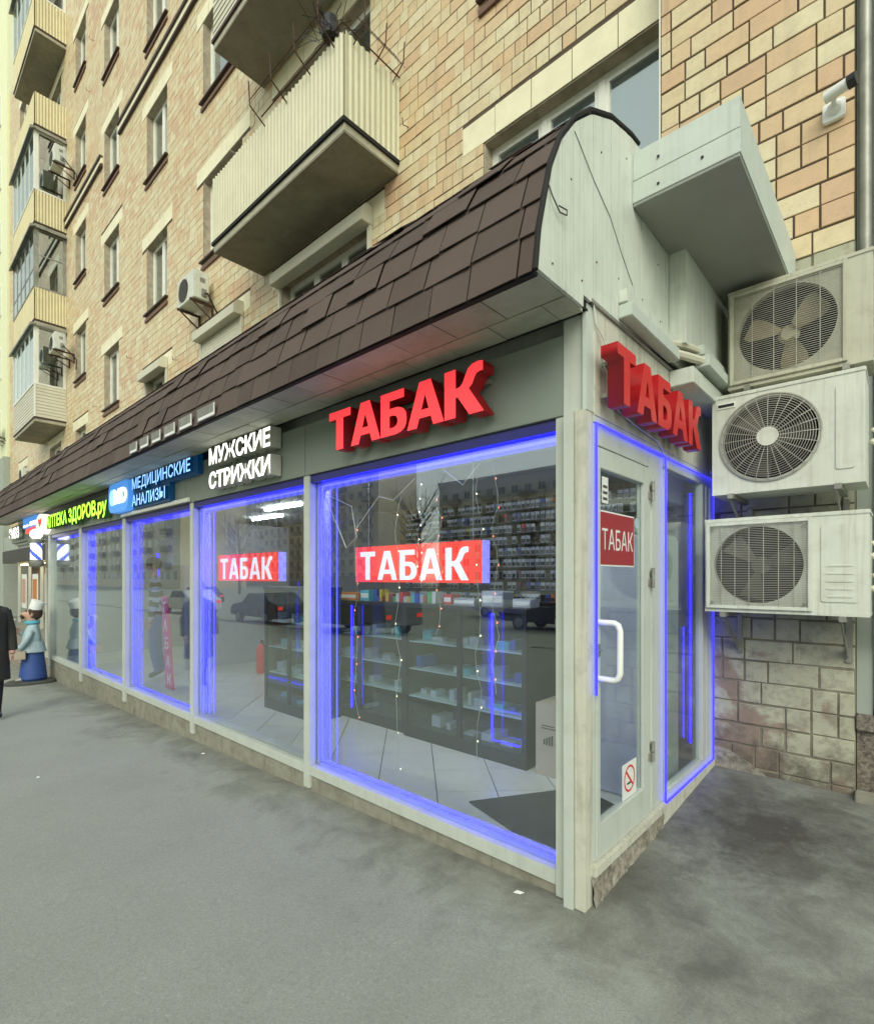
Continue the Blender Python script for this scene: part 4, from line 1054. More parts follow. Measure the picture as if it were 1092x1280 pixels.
while x < -2.2:
    w_ = q.uniform(.03, .06); rackm.box(x, x + w_, 1.32, 1.42, 1.316, 1.316 + q.uniform(.05, .12), q.randrange(9)); x += w_ + .006
tag(obj('lighter_rack', rackm, [M['goods_w'], M['g0'], M['g1'], M['g2'], M['g3'], M['g4'], M['g5'], M['g6'], M['g7']], kind='stuff'), 'row of small coloured lighters and packets on the cabinet top', 'packets')
# cardboard box on the floor
t = thing('cardboard_box', 'plain brown cardboard box standing on the floor by the right pane edge', 'box', (-.80, 1.4, .062))
m = MB(); m.box(-1.0, -.55, 1.17, 1.55, .063, .60); obj('carton', m, M['cardboard'], t)
m = MB(); m.box(-1.0, -.55, 1.17, 1.355, .601, .606); m.box(-1.0, -.55, 1.365, 1.55, .601, .606); obj('flap', m, M['cardboard'], t)
m = MB()
for i in range(4): m.box(-.93 + i * .022, -.918 + i * .022, 1.166, 1.169, .30, .34 + .012 * i)
m.box(-.95, -.80, 1.166, 1.169, .42, .426); m.box(-.95, -.84, 1.166, 1.169, .44, .446); obj('carton_print', m, M['wire_dark'], t)
m = MB(); m.prism([(-1.05, .42), (-.35, .2), (-.08, .95), (-.62, 1.12)], 'z', .063, .075); tag(obj('door_mat', m, M['mat']), 'black rubber mat on the tiles behind the right pane', 'mat')
# light boxes in the window
def lightbox(x0, x1, z0, z1, y, label):
    t = thing('window_sign', label, 'sign', ((x0 + x1) / 2, y, z0), 'lit red signs hanging inside the panes')
    m = MB(); m.box(x0, x1, y, y + .08, z0, z1); obj('sign_body', m, M['lilac'], t)
    m = MB(); m.box(x0, x1, y - .004, y - .0005, z0, z1); obj('sign_face', m, M['redlit'], t)
    glyph_word('ТАБАК', (x0 + .045 * (x1 - x0), y - .006, z0 + .05 * (z1 - z0)), (x1 - x0) * .88, (z1 - z0) * .82, .001, 'front', [M['whitelit']], t, 'lit_letter', .13, .004)
    m = MB()
    for a in (x0 + .1, x1 - .1): m.tube([(a, y + .04, z1), (a, y + .04, 2.55)], .0015, 4)
    obj('hanging_wire', m, M['wire'], t)
lightbox(-2.02, -.814, 1.526, 1.79, .25, 'lit red sign with white letters hanging inside the pane nearest the door')
lightbox(-4.331, -3.133, 1.526, 1.796, .25, 'lit red sign with white letters inside the second pane from the door')
# vertical banner in the third pane
t = thing('vertical_banner', 'dark red vertical banner with stacked white letters inside the third pane', 'banner', (-5.9, .3, .1))
m = MB(); m.prism([(-5.93, .15), (-5.66, .15), (-5.86, 1.32), (-6.08, 1.32)], 'y', .30, .31); obj('banner_sheet', m, M['noRed'], t)
for k, ch in enumerate('ТАБАК'):
    letters(ch, (-6.03 + k * .045, .296, 1.10 - k * .225), .12, .15, .001, 'front', [M['paper']], t, bold=.01, name='printed_letter')
# fire extinguisher, trestle
t = thing('fire_extinguisher', 'red fire extinguisher standing on the floor in the second shop room', 'fire extinguisher', (-6.4, 1.9, .06))
m = MB(); m.lathe([(.07, 0), (.08, .02), (.08, .38), (.05, .44), (.025, .46)], (-6.4, 1.9, .063), seg=14); obj('cylinder', m, M['noRed'], t, smooth=True)
m = MB(); m.box(-6.43, -6.37, 1.89, 1.91, .52, .58); m.tube([(-6.37, 1.9, .54), (-6.28, 1.9, .45), (-6.3, 1.9, .2)], .012, 6); obj('valve', m, M['black'], t)
# fairy lights hanging behind the right pane
def fairy(idx, x, z0, z1, label):
    t = thing('fairy_lights', label, 'fairy lights', (x, .12, z0), 'fairy light strings in the window')
    q = random.Random(idx * 7 + 1); pts = []; n = 16
    for i in range(n + 1): pts.append((x + .02 * math.sin(i * 1.3 + idx), .12 + .01 * math.cos(i * 2.1), z1 + (z0 - z1) * i / n))
    m = MB(); m.tube(pts, .0016, 4); obj('cord', m, M['wire'], t)
    b1 = MB()
    for i in range(1, n, 2):
        p = pts[i]; b1.lathe([(.001, -.005), (.0032, 0), (.001, .005)], (p[0] + .008, p[1], p[2]), seg=6)
    obj('bulbs', b1, M['warmbulb'] if idx % 2 else M['whitebulb'], t, kind='stuff')
for i, (x, z0, z1, lb) in enumerate([(-1.86, .45, 2.0, 'string of red fairy lights hanging at the left end of the right pane'), (-1.42, .16, 2.1, 'string of white fairy lights hanging through the middle of the red sign'), (-1.05, 1.2, 2.1, 'short string of fairy lights right of the middle of the sign'), (-.74, .5, 2.15, 'string of red fairy lights just right of the red window sign'), (-.62, .9, 2.2, 'string of white fairy lights nearest the corner post'), (-1.22, 1.5, 2.2, 'short string of fairy lights above the second letter of the sign')]):
    fairy(i + 1, x, z0, z1, lb)
m = MB(); m.tube([(-2.2, .1, 2.2), (-1.9, .11, 2.08), (-1.84, .11, 1.85), (-1.96, .11, 1.78), (-2.22, .1, 2.2)], .004, 6)
m.tube([(-1.86, .11, 1.9), (-1.6, .11, 2.12), (-1.45, .11, 2.08), (-1.25, .11, 2.2)], .004, 6); m.tube([(-1.0, .11, 2.22), (-.85, .11, 2.11), (-.72, .11, 2.22)], .004, 6)
tag(obj('window_cable', m, M['wire']), 'loose white cable looping behind the top of the right pane', 'cable')
# ------------------------------------------------------------------ neon outlines
def neon(pts, label, mt='led', r=.006):
    m = MB(); m.tube(pts, r, 6); return tag(obj('neon_outline', m, M[mt]), label, 'neon light', 'blue neon window outlines')
yn = .10
def nrect(a, b, z0, z1, label, mt='led', sides='lbrt'):
    g_ = []
    m = MB()
    if 'l' in sides: m.tube([(a, yn, z0), (a, yn, z1)], .008, 6); m.tube([(a + .05, yn + .035, z0), (a + .05, yn + .035, z1)], .005, 6); m.tube([(a + .10, yn + .06, z0), (a + .10, yn + .06, z1)], .004, 6)  # the two thinner tubes stand in for reflections in double glazing
    if 'b' in sides: m.tube([(a, yn, z0), (b, yn, z0)], .008, 6)
    if 'r' in sides: m.tube([(b, yn, z0), (b, yn, z1)], .008, 6)
    if 't' in sides: m.tube([(a, yn, z1), (b, yn, z1)], .008, 6)
    tag(obj('neon_outline', m, M[mt]), label, 'neon light', 'blue neon window outlines')
nrect(-2.24, -.19, .15, 2.265, 'bright blue neon outline and ghost reflections of the pane nearest the door', 'ledhot', 'lbt')
nrect(-4.34, -2.38, .15, 2.265, 'blue neon outline and ghost reflections of the second pane, lit at its left side and top', 'ledhot', 'lt')
nrect(-6.45, -4.49, .15, 2.265, 'blue neon outline and ghost reflections of the third pane with the red banner')
nrect(-8.53, -6.64, .15, 2.265, 'blue neon outline and ghost reflections of the fourth pane from the door')
nrect(-10.58, -8.74, .15, 2.265, 'blue neon line across the top of the farthest pane', 'led', 't')
neon([(.012, .062, 1.0), (.012, .062, 2.296), (.012, .995, 2.296)], 'blue neon tube running up and over the shop door', 'leddoor')
neon([(.012, 1.01, .18), (.012, 1.01, 2.296), (.012, 2.06, 2.296), (.012, 2.06, .18), (.012, 1.01, .18)], 'blue neon outline of the side window beside the door', 'leddoor')
neon([(-.10, 1.72, .4), (-.10, 1.72, 1.2)], 'short upright blue neon tube inside the side window')
# neon on the inner side of the cabinets
neon([(-3.2, 1.14, .20), (-3.2, 1.14, 1.27)], 'upright blue neon tube on the left display cabinet', 'led', .008)
neon([(-1.36, 1.10, 1.27), (-1.36, 1.10, .26), (-1.10, 1.10, .26)], 'blue neon tube on the right display cabinet', 'led', .008)
neon([(-7.9, .9, .3), (-7.9, .9, 1.95)], 'added upright blue tube filling the fourth pane with glow', 'led', .016)  # added tube, fills the fourth pane with blue glow
neon([(-6.0, .75, .3), (-6.0, .75, 1.95)], 'added upright blue glow tube behind the red banner', 'led', .016)  # another tube put in for blue glow, in the third pane
neon([(-.12, 1.95, .3), (-.12, 1.95, 2.2)], 'tall upright blue neon tube at the back edge of the side window', 'led', .008)
M['slatrefl'] = mat('reflection_slats', (.40, .40, .36), .8, bmp=0, objvar=.15)  # slats modelled in place of wavy upright reflections on the glass
t = thing('reflection_slats', 'pale slats standing in for wavy reflections at the top of the third pane', 'blind', (-5.6, .5, 1.7))
for i in range(26):
    a = -6.4 + i * .073
    m = MB(); m.add([(a, .50, 1.72), (a + .05, .53, 1.72), (a + .05, .53, 2.5), (a, .50, 2.5), (a, .503, 1.72), (a + .05, .533, 1.72), (a + .05, .533, 2.5), (a, .503, 2.5)], [(0, 1, 2, 3), (7, 6, 5, 4), (0, 4, 5, 1), (3, 2, 6, 7), (0, 3, 7, 4), (1, 5, 6, 2)])
    obj('reflection_slat', m, M['slatrefl'], t)
t = thing('floor_fridge', 'pale freezer cabinet standing inside the side window', 'fridge', (-.35, 1.55, .06))
m = MB(); m.box(-.62, -.10, 1.20, 1.58, .063, 1.85); obj('cabinet_body', m, M['goods_w'], t, bevel=.01)
m = MB(); m.box(-.098, -.09, 1.21, 1.57, .14, 1.82); obj('cabinet_door', m, M['goods_w'], t)

# ================================================================== signs
t = thing('tobacco_sign', 'lit red block-letter sign on the fascia above the right pane', 'sign', (-1.18, -.1, 2.42), 'red letter signs')
glyph_word('ТАБАК', (-1.845, -.125, 2.425), 1.33, .262, .095, 'front', [M['redface'], M['redside']], t)
m = MB(); m.box(-1.8, -.55, -.028, -.002, 2.46, 2.485); m.box(-1.8, -.55, -.028, -.002, 2.60, 2.625); obj('mounting_rail', m, M['steel'], t)
t = thing('tobacco_sign', 'unlit red block-letter sign on the side wall above the door', 'sign', (.1, .95, 2.42), 'red letter signs')
glyph_word('ТАБАК', (.135, .013, 2.365), 1.275, .265, .08, 'door', [M['reddoor'], M['redside2']], t, 'letter', .12)
m = MB(); m.box(.019, .054, .1, 1.25, 2.42, 2.44); m.box(.019, .054, .1, 1.25, 2.57, 2.59); obj('mounting_rail', m, M['steel'], t)
t = thing('barber_sign', 'two-row white lit block-letter sign on the fascia', 'sign', (-3.2, -.08, 2.38))
letters('МУЖСКИЕ', (-3.76, -.105, 2.615), 1.10, .155, .095, 'front', [M['whiteface'], M['whiteside']], t, bold=.034)
letters('СТРИЖКИ', (-3.76, -.105, 2.39), 1.10, .155, .095, 'front', [M['whiteface'], M['whiteside']], t, bold=.034)
m = MB(); m.box(-2.70, -2.655, -.104, -.01, 2.61, 2.775); m.box(-2.70, -2.655, -.104, -.01, 2.385, 2.55); obj('end_cap', m, M['whiteside'], t)
t = thing('medical_sign', 'blue sign with pale two-row lettering and rounded logo', 'sign', (-5.5, -.08, 2.4))
m = MB(); m.box(-5.98, -4.13, -.055, -.004, 2.60, 2.80); m.box(-5.98, -4.83, -.055, -.004, 2.40, 2.592); obj('backing_box', m, M['bluebox'], t)
letters('МЕДИЦИНСКИЕ', (-5.93, -.085, 2.635), 1.70, .135, .028, 'front', [M['blueface'], M['bluebox']], t, bold=.012)
letters('АНАЛИЗЫ', (-5.93, -.085, 2.43), 1.04, .135, .028, 'front', [M['blueface'], M['bluebox']], t, bold=.012)
def blob(mb, cs, y0, y1, N=20):
    for (cx_, cz_, r_) in cs: mb.lathe([(r_, 0), (r_, y1 - y0)], (cx_, y0, cz_), 'y', N)
m = MB()
def rrect(x0, x1, z0, z1, r_, n=6):
    p = []
    for (cx_, cz_, a0) in ((x1 - r_, z1 - r_, 0), (x0 + r_, z1 - r_, 90), (x0 + r_, z0 + r_, 180), (x1 - r_, z0 + r_, 270)):
        for i in range(n + 1): a = R(a0 + 90 * i / n); p.append((cx_ + r_ * math.cos(a), cz_ + r_ * math.sin(a)))
    return p
m = MB(); m.prism(rrect(-6.80, -6.02, 2.41, 2.80, .13), 'y', -.10, -.012); obj('logo_plate', m, M['logoblue'], t)
m = MB(); m.prism(rrect(-6.74, -6.50, 2.50, 2.71, .09), 'y', -.106, -.101); obj('logo_spot', m, M['blueface'], t)
letters('MD', (-6.55, -.112, 2.51), .48, .19, .010, 'front', [M['whiteface']], t, bold=.03, capref='H')
t = thing('pharmacy_sign', 'green lit lettering sign with a pale oval emblem, left of the blue sign', 'sign', (-8.7, -.08, 2.4))
letters('АПТЕКА ЗДОРОВ.ру', (-10.38, -.10, 2.44), 3.50, .22, .085, 'front', [M['greenface'], M['greenside']], t, bold=.03)
m = MB(); m.prism([(-10.78 + .34 * math.cos(a), 2.555 + .185 * math.sin(a)) for a in [2 * math.pi * i / 22 for i in range(22)]], 'y', -.12, -.004); obj('emblem', m, M['emblem'], t)
m = MB(); m.prism([(-10.92, 2.63), (-10.86, 2.66), (-10.78, 2.62), (-10.70, 2.66), (-10.64, 2.63), (-10.66, 2.56), (-10.78, 2.49), (-10.90, 2.56)], 'y', -.125, -.121); obj('emblem_heart', m, M['redlit'], t)
t = thing('end_sign', 'white lettering on dark panel at the far left end of the fascia', 'sign', (-13.5, -.06, 2.4))
letters('ЭИВЗ', (-14.1, -.09, 2.42), 1.15, .24, .06, 'front', [M['whiteface'], M['whiteside']], t, bold=.03)
t = thing('service_sign', 'small blue and red lit sign left of the pale oval emblem', 'sign', (-12, -.06, 2.4))
m = MB(); m.box(-12.65, -11.35, -.07, -.004, 2.58, 2.78); obj('blue_panel', m, M['logoblue'], t)
m = MB(); m.box(-12.6, -12.1, -.075, -.071, 2.60, 2.64); m.box(-11.95, -11.4, -.075, -.071, 2.60, 2.68); obj('white_bar', m, M['whiteface'], t)
m = MB(); m.box(-12.4, -11.4, -.07, -.004, 2.46, 2.56); obj('red_panel', m, M['redlit'], t)
# barber pole
t = thing('barber_pole', 'blue and white striped barber pole lamp with a globe on top', 'barber pole', (-10.93, -.12, 2.0))
m = MB(); m.lathe([(.02, 0), (.10, .02), (.12, .06), (.12, .10), (.095, .12), (.095, .14)], (-10.93, -.15, 1.75), seg=18); obj('lower_cap', m, M['steel'], t, smooth=True); m = MB(); m.lathe([(.095, 0), (.12, .02), (.12, .07), (.06, .09)], (-10.93, -.15, 2.20), seg=18); obj('cap', m, M['steel'], t, smooth=True)
m = MB(); N = 24
vs = []; K = 14
for i in range(K + 1):
    for j in range(N): a = 2 * math.pi * j / N; vs.append((-10.93 + .09 * math.cos(a), -.15 + .09 * math.sin(a), 1.88 + .33 * i / K))
for i in range(K):
    for j in range(N):
        m.f.append((i * N + j, i * N + (j + 1) % N, (i + 1) * N + (j + 1) % N, (i + 1) * N + j)); m.m.append(1 if ((j + i * 1.0) % 12) < 4 else 0); m.t.append(0.)
m.v = vs; M['polewhite'] = emit('pole_white', (.9, .92, 1), 1.0); M['poleblue'] = emit('pole_blue', (.06, .1, .6), .6); obj('striped_cylinder', m, [M['polewhite'], M['poleblue']], t)
m = MB(); m.lathe([(.01, -.10), (.06, -.085), (.095, -.04), (.10, 0), (.09, .045), (.055, .085), (.01, .10)], (-10.93, -.15, 2.37), seg=18); obj('globe', m, M['polewhite'], t, smooth=True)
m = MB(); m.box(-10.95, -10.91, -.10, -.0, 1.80, 1.83); m.box(-10.95, -10.91, -.10, .0, 2.23, 2.26); m.box(-10.98, -10.88, -.0, .02, 1.75, 2.34); obj('wall_bracket', m, M['steel'], t)
m = MB(); m.box(-11.0, -10.86, .021, .07, 1.70, 2.34); obj('mounting_board', m, M['grey_alu'], t)

# ================================================================== air conditioners
def ac_unit(x0, x1, z0, z1, y0, y1, style, label, frac=.62, group='air conditioners on the pier beside the shop', tilt=0):
    t = thing('air_conditioner', label, 'air conditioner', ((x0 + x1) / 2, (y0 + y1) / 2, z0), group)
    bm_ = M['acold'] if style == 'old' else M['acbody']
    H = z1 - z0; r_ = H * (.41 if style != 'ring' else .40); cx_ = x0 + H * .50; cz_ = z0 + H * (.5 if style != 'ring' else .51)
    N = 48; m = MB()
    # front sheet with a round opening
    ring = []; 
    rx = min(x1, cx_ + H * .5); 
    for i in range(N):
        a = 2 * math.pi * i / N + math.pi / 4; c_, s_ = math.cos(a), math.sin(a)
        k_ = 1 / max(abs(c_), abs(s_)); L_ = H / 2
        ring.append(((cx_ + c_ * r_, y0, cz_ + s_ * r_), (min(max(cx_ + c_ * k_ * L_, x0), rx), y0, min(max(cz_ + s_ * k_ * L_, z0), z1))))
    vs = [p for q in ring for p in q] + [(cx_ + math.cos(2 * math.pi * i / N + math.pi / 4) * r_, y0 + .05, cz_ + math.sin(2 * math.pi * i / N + math.pi / 4) * r_) for i in range(N)]
    fs = [(2 * i, 2 * i + 1, (2 * i + 3) % (2 * N), (2 * i + 2) % (2 * N)) for i in range(N)] + [(2 * i, (2 * i + 2) % (2 * N), 2 * N + (i + 1) % N, 2 * N + i) for i in range(N)]
    m.add(vs, fs)
    m.add([(rx, y0, z0), (x1, y0, z0), (x1, y0, z1), (rx, y0, z1)], [(0, 1, 2, 3)])
    e = .004
    m.box(x0, x1, y0 + .0005, y1, z1 - .004, z1 - .0); m.box(x0, x1, y0 + .0005, y1, z0, z0 + .004); m.box(x1 - .004, x1, y0 + .0005, y1, z0, z1); m.box(x0, x0 + .004, y0 + .0005, y1, z0, z1); m.box(x0, x1, y1 - .004, y1, z0, z1)
    obj('casing', m, bm_, t)
    m = MB(); m.box(x0 - .004, x1 + .004, y0 - .006, y1 + .003, z1 - .02, z1 + .006); obj('top_cover', m, bm_, t, bevel=.004)
    m = MB(); m.box(x0 - .001, x1 + .001, y0 - .003, y1, z0 - .008, z0 + .014); obj('base_tray', m, bm_, t)
    m = MB(); m.box(x0 + .01, min(x1, cx_ + H * .5), y0 + .14, y0 + .15, z0 + .01, z1 - .03); obj('cavity', m, M['dark'], t)
    # fan
    m = MB(); m.lathe([(r_ * .22, 0), (r_ * .22, .05), (r_ * .12, .06)] if style != 'old' else [(r_ * .16, 0), (r_ * .27, .03), (r_ * .27, .06), (r_ * .20, .07)], (cx_, y0 + .12, cz_), 'y', 18)
    obj('fan_hub', m, M['fancream'] if style == 'old' else M['fandark'], t, smooth=True)
    nb = 3
    for k in range(nb):
        a0 = 2 * math.pi * k / nb + {'old': .7, 'ring': .2, 'mesh': 2.4}[style]; vs = []; n_ = 7
        for i in range(n_ + 1):
            q_ = r_ * (.2 + .74 * i / n_); sp = .80 - .18 * (i / n_) - .35 * max(0, i / n_ - .8) * 5 * .5 if style == 'old' else .62 - .1 * i / n_
            for a, yy in ((a0 - sp * .6, .115), (a0 + sp * .6, .075)): vs.append((cx_ + math.cos(a) * q_, y0 + yy, cz_ + math.sin(a) * q_))
        vs2 = [(p[0], p[1] + .004, p[2]) for p in vs]; nn = len(vs)
        fs = [(2 * i, 2 * i + 1, 2 * i + 3, 2 * i + 2) for i in range(n_)] + [(nn + 2 * i, nn + 2 * i + 2, nn + 2 * i + 3, nn + 2 * i + 1) for i in range(n_)]
        m = MB(); m.add(vs + vs2, fs); obj('fan_blade', m, M['fan'] if style == 'old' else M['fandark'], t, smooth=True)
    g_ = MB()
    if style == 'ring':
        rg = r_ * 1.06
        for k in range(1, 17):
            q_ = rg * (.20 + .80 * k / 16); dy = -.028 + .020 * (k / 16) ** 3
            pts = [(cx_ + math.cos(2 * math.pi * i / 40) * q_, y0 + dy, cz_ + math.sin(2 * math.pi * i / 40) * q_) for i in range(41)]
            g_.tube(pts, .0021 if k < 16 else .005, 4)
        for k in range(24):
            a = 2 * math.pi * k / 24
            g_.tube([(cx_ + math.cos(a) * rg * .2, y0 - .030, cz_ + math.sin(a) * rg * .2), (cx_ + math.cos(a) * rg * .7, y0 - .027, cz_ + math.sin(a) * rg * .7), (cx_ + math.cos(a) * rg, y0 - .006, cz_ + math.sin(a) * rg)], .0028, 4)
        obj('fan_guard', g_, M['grille'], t)
        m = MB(); m.lathe([(rg * .215, 0), (rg * .22, .006), (rg * .19, .010)], (cx_, y0 - .041, cz_), 'y', 24); obj('guard_centre', m, M['acbody'], t)
        m = MB(); m.box(x0 + .03, x0 + .14, y0 - .005, y0 - .0005, z1 - .085, z1 - .045); obj('badge', m, M['whiteframe'], t)
        m = MB(); m.box(x0 + .038, x0 + .132, y0 - .007, y0 - .0052, z1 - .075, z1 - .057); obj('badge_print', m, M['black'], t)
    else:
        wq = H * .93 / 2; gx0, gx1 = cx_ - wq, cx_ + wq; gz0, gz1 = cz_ - wq * .98, cz_ + wq * .96
        n_ = 46 if style == 'mesh' else 40
        for k in range(n_ + 1):
            zz = gz0 + .02 + (gz1 - gz0 - .04) * k / n_
            g_.box(gx0 + .005, gx1 - .005, y0 - .014, y0 - .011, zz, zz + .0028)
        for k in range(1, 7 if style == 'mesh' else 5):
            xx = gx0 + (gx1 - gx0) * k / (7 if style == 'mesh' else 5); g_.box(xx - .002, xx + .002, y0 - .017, y0 - .014, gz0, gz1)
        obj('fan_grille', g_, M['grille'], t)
        m = MB()
        for (a, b, c_, d_) in ((gx0 - .012, gx0 + .012, gz0 - .012, gz1 + .012), (gx1 - .012, gx1 + .012, gz0 - .012, gz1 + .012), (gx0 + .012, gx1 - .012, gz0 - .012, gz0 + .012), (gx0 + .012, gx1 - .012, gz1 - .012, gz1 + .012)): m.box(a, b, y0 - .02, y0 - .0005, c_, d_)
        obj('grille_frame', m, bm_, t, bevel=.003)
        if style == 'mesh':
            for (a, b) in ((gx0 + .03, gz0 + .03), (gx1 - .03, gz0 + .03), (gx0 + .03, gz1 - .03), (gx1 - .03, gz1 - .03)):
                m = MB(); m.lathe([(.010, 0), (.010, .006)], (a, y0 - .026, b), 'y', 8); obj('screw', m, M['steel'], t)
    # service panel
    px0 = rx + .03 if style != 'ring' else cx_ + H * .52
    px1 = x1 - .045
    if style != 'old' and px1 - px0 > .08:
        m = MB(); m.prism(rrect(px0, px1, z0 + H * .12, z1 - H * .12, .015, 3), 'y', y0 - .006, y0 - .0004); obj('service_panel', m, bm_, t, bevel=.002)
        if style == 'mesh':
            for k in range(5):
                m = MB(); m.prism(rrect(px0 + .03, px1 - .03, z0 + H * (.17 + k * .075), z0 + H * (.17 + k * .075) + .010, .004, 2), 'y', y0 - .010, y0 - .006); obj('pressed_rib', m, bm_, t)
    for a in (x0 + .10, x1 - .14):
        m = MB(); m.box(a, a + .035, y0 - .04, y1 + .06, z0 - .040, z0 - .0085); m.prism([(y0 - .02, z0 - .041), (y0 + .03, z0 - .041), (YRR, z0 - .26), (YRR, z0 - .32)], 'x', a + .004, a + .012); m.box(a, a + .035, YRR - .01, YRR, z0 - .34, z0 - .041)
        obj('bracket', m, M['steel'], t)
    return t
YRR = YR - .004
ac_unit(.20, .955, 2.84, 3.49, 1.68, 1.99, 'old', 'yellowed air conditioner with a see-through cream fan, topmost of the stack of three', )
ac_unit(.125, .925, 2.12, 2.77, 1.58, 1.93, 'ring', 'air conditioner with a round wire fan guard, middle of the stack of three')
ac_unit(.06, .94, 1.335, 1.955, 1.66, 1.97, 'mesh', 'air conditioner with a square louvred grille and ribbed panel, lowest of the three')
# hoses on the right side of the units
m = MB()
for k, (z, dz) in enumerate(((2.4, .5), (1.7, .5), (1.5, .35))):
    m.tube([(.94, 1.88, z), (1.0, 1.86, z - .05), (1.02, 1.9, z - dz * .6), (.97, 2.04, z - dz)], .017, 8)
    m.tube([(.94, 1.92, z + .08), (1.03, 1.90, z), (1.04, 1.96, z - dz * .5), (.98, 2.06, z - dz)], .012, 8)
tag(obj('refrigerant_hose', m, M['vinyl'], smooth=True), 'wrapped pale hoses bending down the right side of the units', 'hose')
m = MB(); m.tube([(.03, 2.0, 2.38), (.10, 1.96, 2.42), (.13, 1.92, 2.55), (.12, 1.95, 2.75), (.10, 2.05, 2.9)], .02, 8); m.tube([(.02, 1.95, 2.34), (.12, 1.90, 2.38), (.16, 1.88, 2.5), (.15, 1.93, 2.72), (.12, 2.05, 2.9)], .016, 8)
tag(obj('refrigerant_hose', m, M['vinyl'], smooth=True), 'pale wrapped hoses rising in the corner beside the red side sign', 'hose')
m = MB(); m.box(.045, .075, 2.05, 2.09, 2.3, 2.8); tag(obj('wall_conduit', m, M['steel']), 'thin grey vertical conduit in the corner behind the hoses', 'conduit')
m = MB(); m.box(.60, .82, 2.04, 2.112, 3.50, 3.56); tag(obj('reel_box', m, M['pinkish'] if 'pinkish' in M else M['paper']), 'small pale pink box lying on top of the highest unit', 'box')
# far wall units
def far_ac(x, z, y, label, k=1.0, face='x'):
    t = thing('air_conditioner', label, 'air conditioner', (x, y, z), 'air conditioners on the house wall')
    w_, h_, d_ = .78 * k, .55 * k, .30
    m = MB(); m.box(x - w_, x, y - d_, y, z, z + h_); obj('casing', m, M['acbody'], t, bevel=.012)
    m = MB(); m.lathe([(.22 * k, 0), (.22 * k, .008)], (x - w_ * .62, y - d_ - .009, z + h_ / 2), 'y', 22); obj('fan_opening', m, M['dark'], t)
    m = MB()
    for i in range(12): m.box(x - w_ * .62 - .2 * k, x - w_ * .62 + .2 * k, y - d_ - .016, y - d_ - .012, z + h_ * .12 + i * h_ * .065, z + h_ * .12 + i * h_ * .065 + .005)
    obj('fan_grille', m, M['grille'], t)
    m = MB(); m.box(x + .0005, x + .006, y - .18, y - .08, z + h_ * .6, z + h_ * .75); obj('handle_recess', m, M['steel'], t); m = MB(); m.box(x + .0005, x + .03, y - .15, y - .06, z + .06, z + .2); obj('connection_cover', m, M['steel'], t)
    for a in (x - w_ + .08, x - .10):
        m = MB(); m.box(a, a + .04, y - d_ - .04, YL - .005, z - .05, z - .01); m.box(a, a + .04, YL - .04, YL - .005, z - .32, z - .05); m.prism([(y - d_, z - .05), (y - d_ + .05, z - .05), (YL - .02, z - .28), (YL - .02, z - .32)], 'x', a + .01, a + .02)
        obj('bracket', m, M['rust'], t)
    m = MB(); m.tube([(x, y - .1, z + .12), (x + .1, y - .08, z + .1), (x + .12, YL, z - .25), (x + .14, YL - .02, z - .6)], .018, 6); obj('hose', m, M['black'], t)
far_ac(-9.05, 6.98, YL - .12, 'white air conditioner on the house wall left of the cream balcony')
far_ac(-19.3, 15.1, 2.1, 'air conditioner beside the upper glazed balcony of the left column', 1.0)
far_ac(-19.3, 9.0, 2.1, 'air conditioner beside the lowest glazed balcony of the left column', 1.0)
far_ac(-25.5, 5.5, YL - .1, 'pale air conditioner low on the wall just above the far roof end')
far_ac(-31.5, 8.4, 2.0, 'air conditioner on the yellow house at the left edge', 1.2)
# security camera
t = thing('security_camera', 'white bullet security camera with black lens hood on the brick pier', 'camera', (.74, YR, 4.70))
m = MB(); m.prism(rrect(.675, .800, 4.63, 4.76, .02, 4), 'y', YR - .035, YR - .003); obj('mount_plate', m, M['white'], t, bevel=.004)
m = MB(); m.lathe([(.045, 0), (.04, -.02), (.02, -.035)], (.74, YR - .035, 4.70), 'y', 16); m.tube([(.74, YR - .06, 4.70), (.742, YR - .09, 4.715), (.75, YR - .11, 4.735)], .014, 8); obj('swivel_arm', m, M['white'], t, smooth=True)
m = MB(); m.tube([(.70, YR - .12, 4.735), (.76, YR - .135, 4.738), (.83, YR - .15, 4.74)], .036, 14); obj('camera_body', m, M['white'], t, smooth=True)
m = MB(); m.tube([(.82, YR - .148, 4.74), (.865, YR - .158, 4.742)], .041, 14); obj('lens_hood', m, M['black'], t)

# ================================================================== neighbour on the right
t = thing('neighbour_shopfront', 'grey-framed shop window with granite base at the right edge', 'shopfront', (1.6, YR, 0))
m = MB(); m.box(.855, 3.5, YR + .02, YR + .3, .02, .555); obj('granite_base', m, M['granite'], t)
m = MB(); m.box(.853, 3.5, YR - .02, YR + .3, .555, .66); obj('granite_sill', m, M['granite'], t, bevel=.006)
m = MB(); m.box(.853, .935, YR + .03, YR + .3, .66, 7); obj('jamb', m, M['grey_render'], t)
m = MB(); m.box(.945, 1.01, YR + .01, YR + .1, .66, 3.2); m.box(1.01, 3.4, YR + .02, YR + .1, .66, .73); m.box(1.01, 3.4, YR + .02, YR + .1, 3.12, 3.2); obj('window_frame', m, M['grey_alu'], t, bevel=.003)
m = MB(); m.box(1.01, 3.4, YR + .05, YR + .06, .73, 3.12); obj('shop_pane', m, M['glass'], t)
m = MB(); m.box(.94, 3.5, YR + .45, YR + .5, 0, 3.3); obj('back_wall', m, M['intwall'], t)
m = MB(); m.box(.94, 3.5, YR + .02, YR + .3, 3.2, 8); obj('upper_wall', m, M['grey_render'], t)
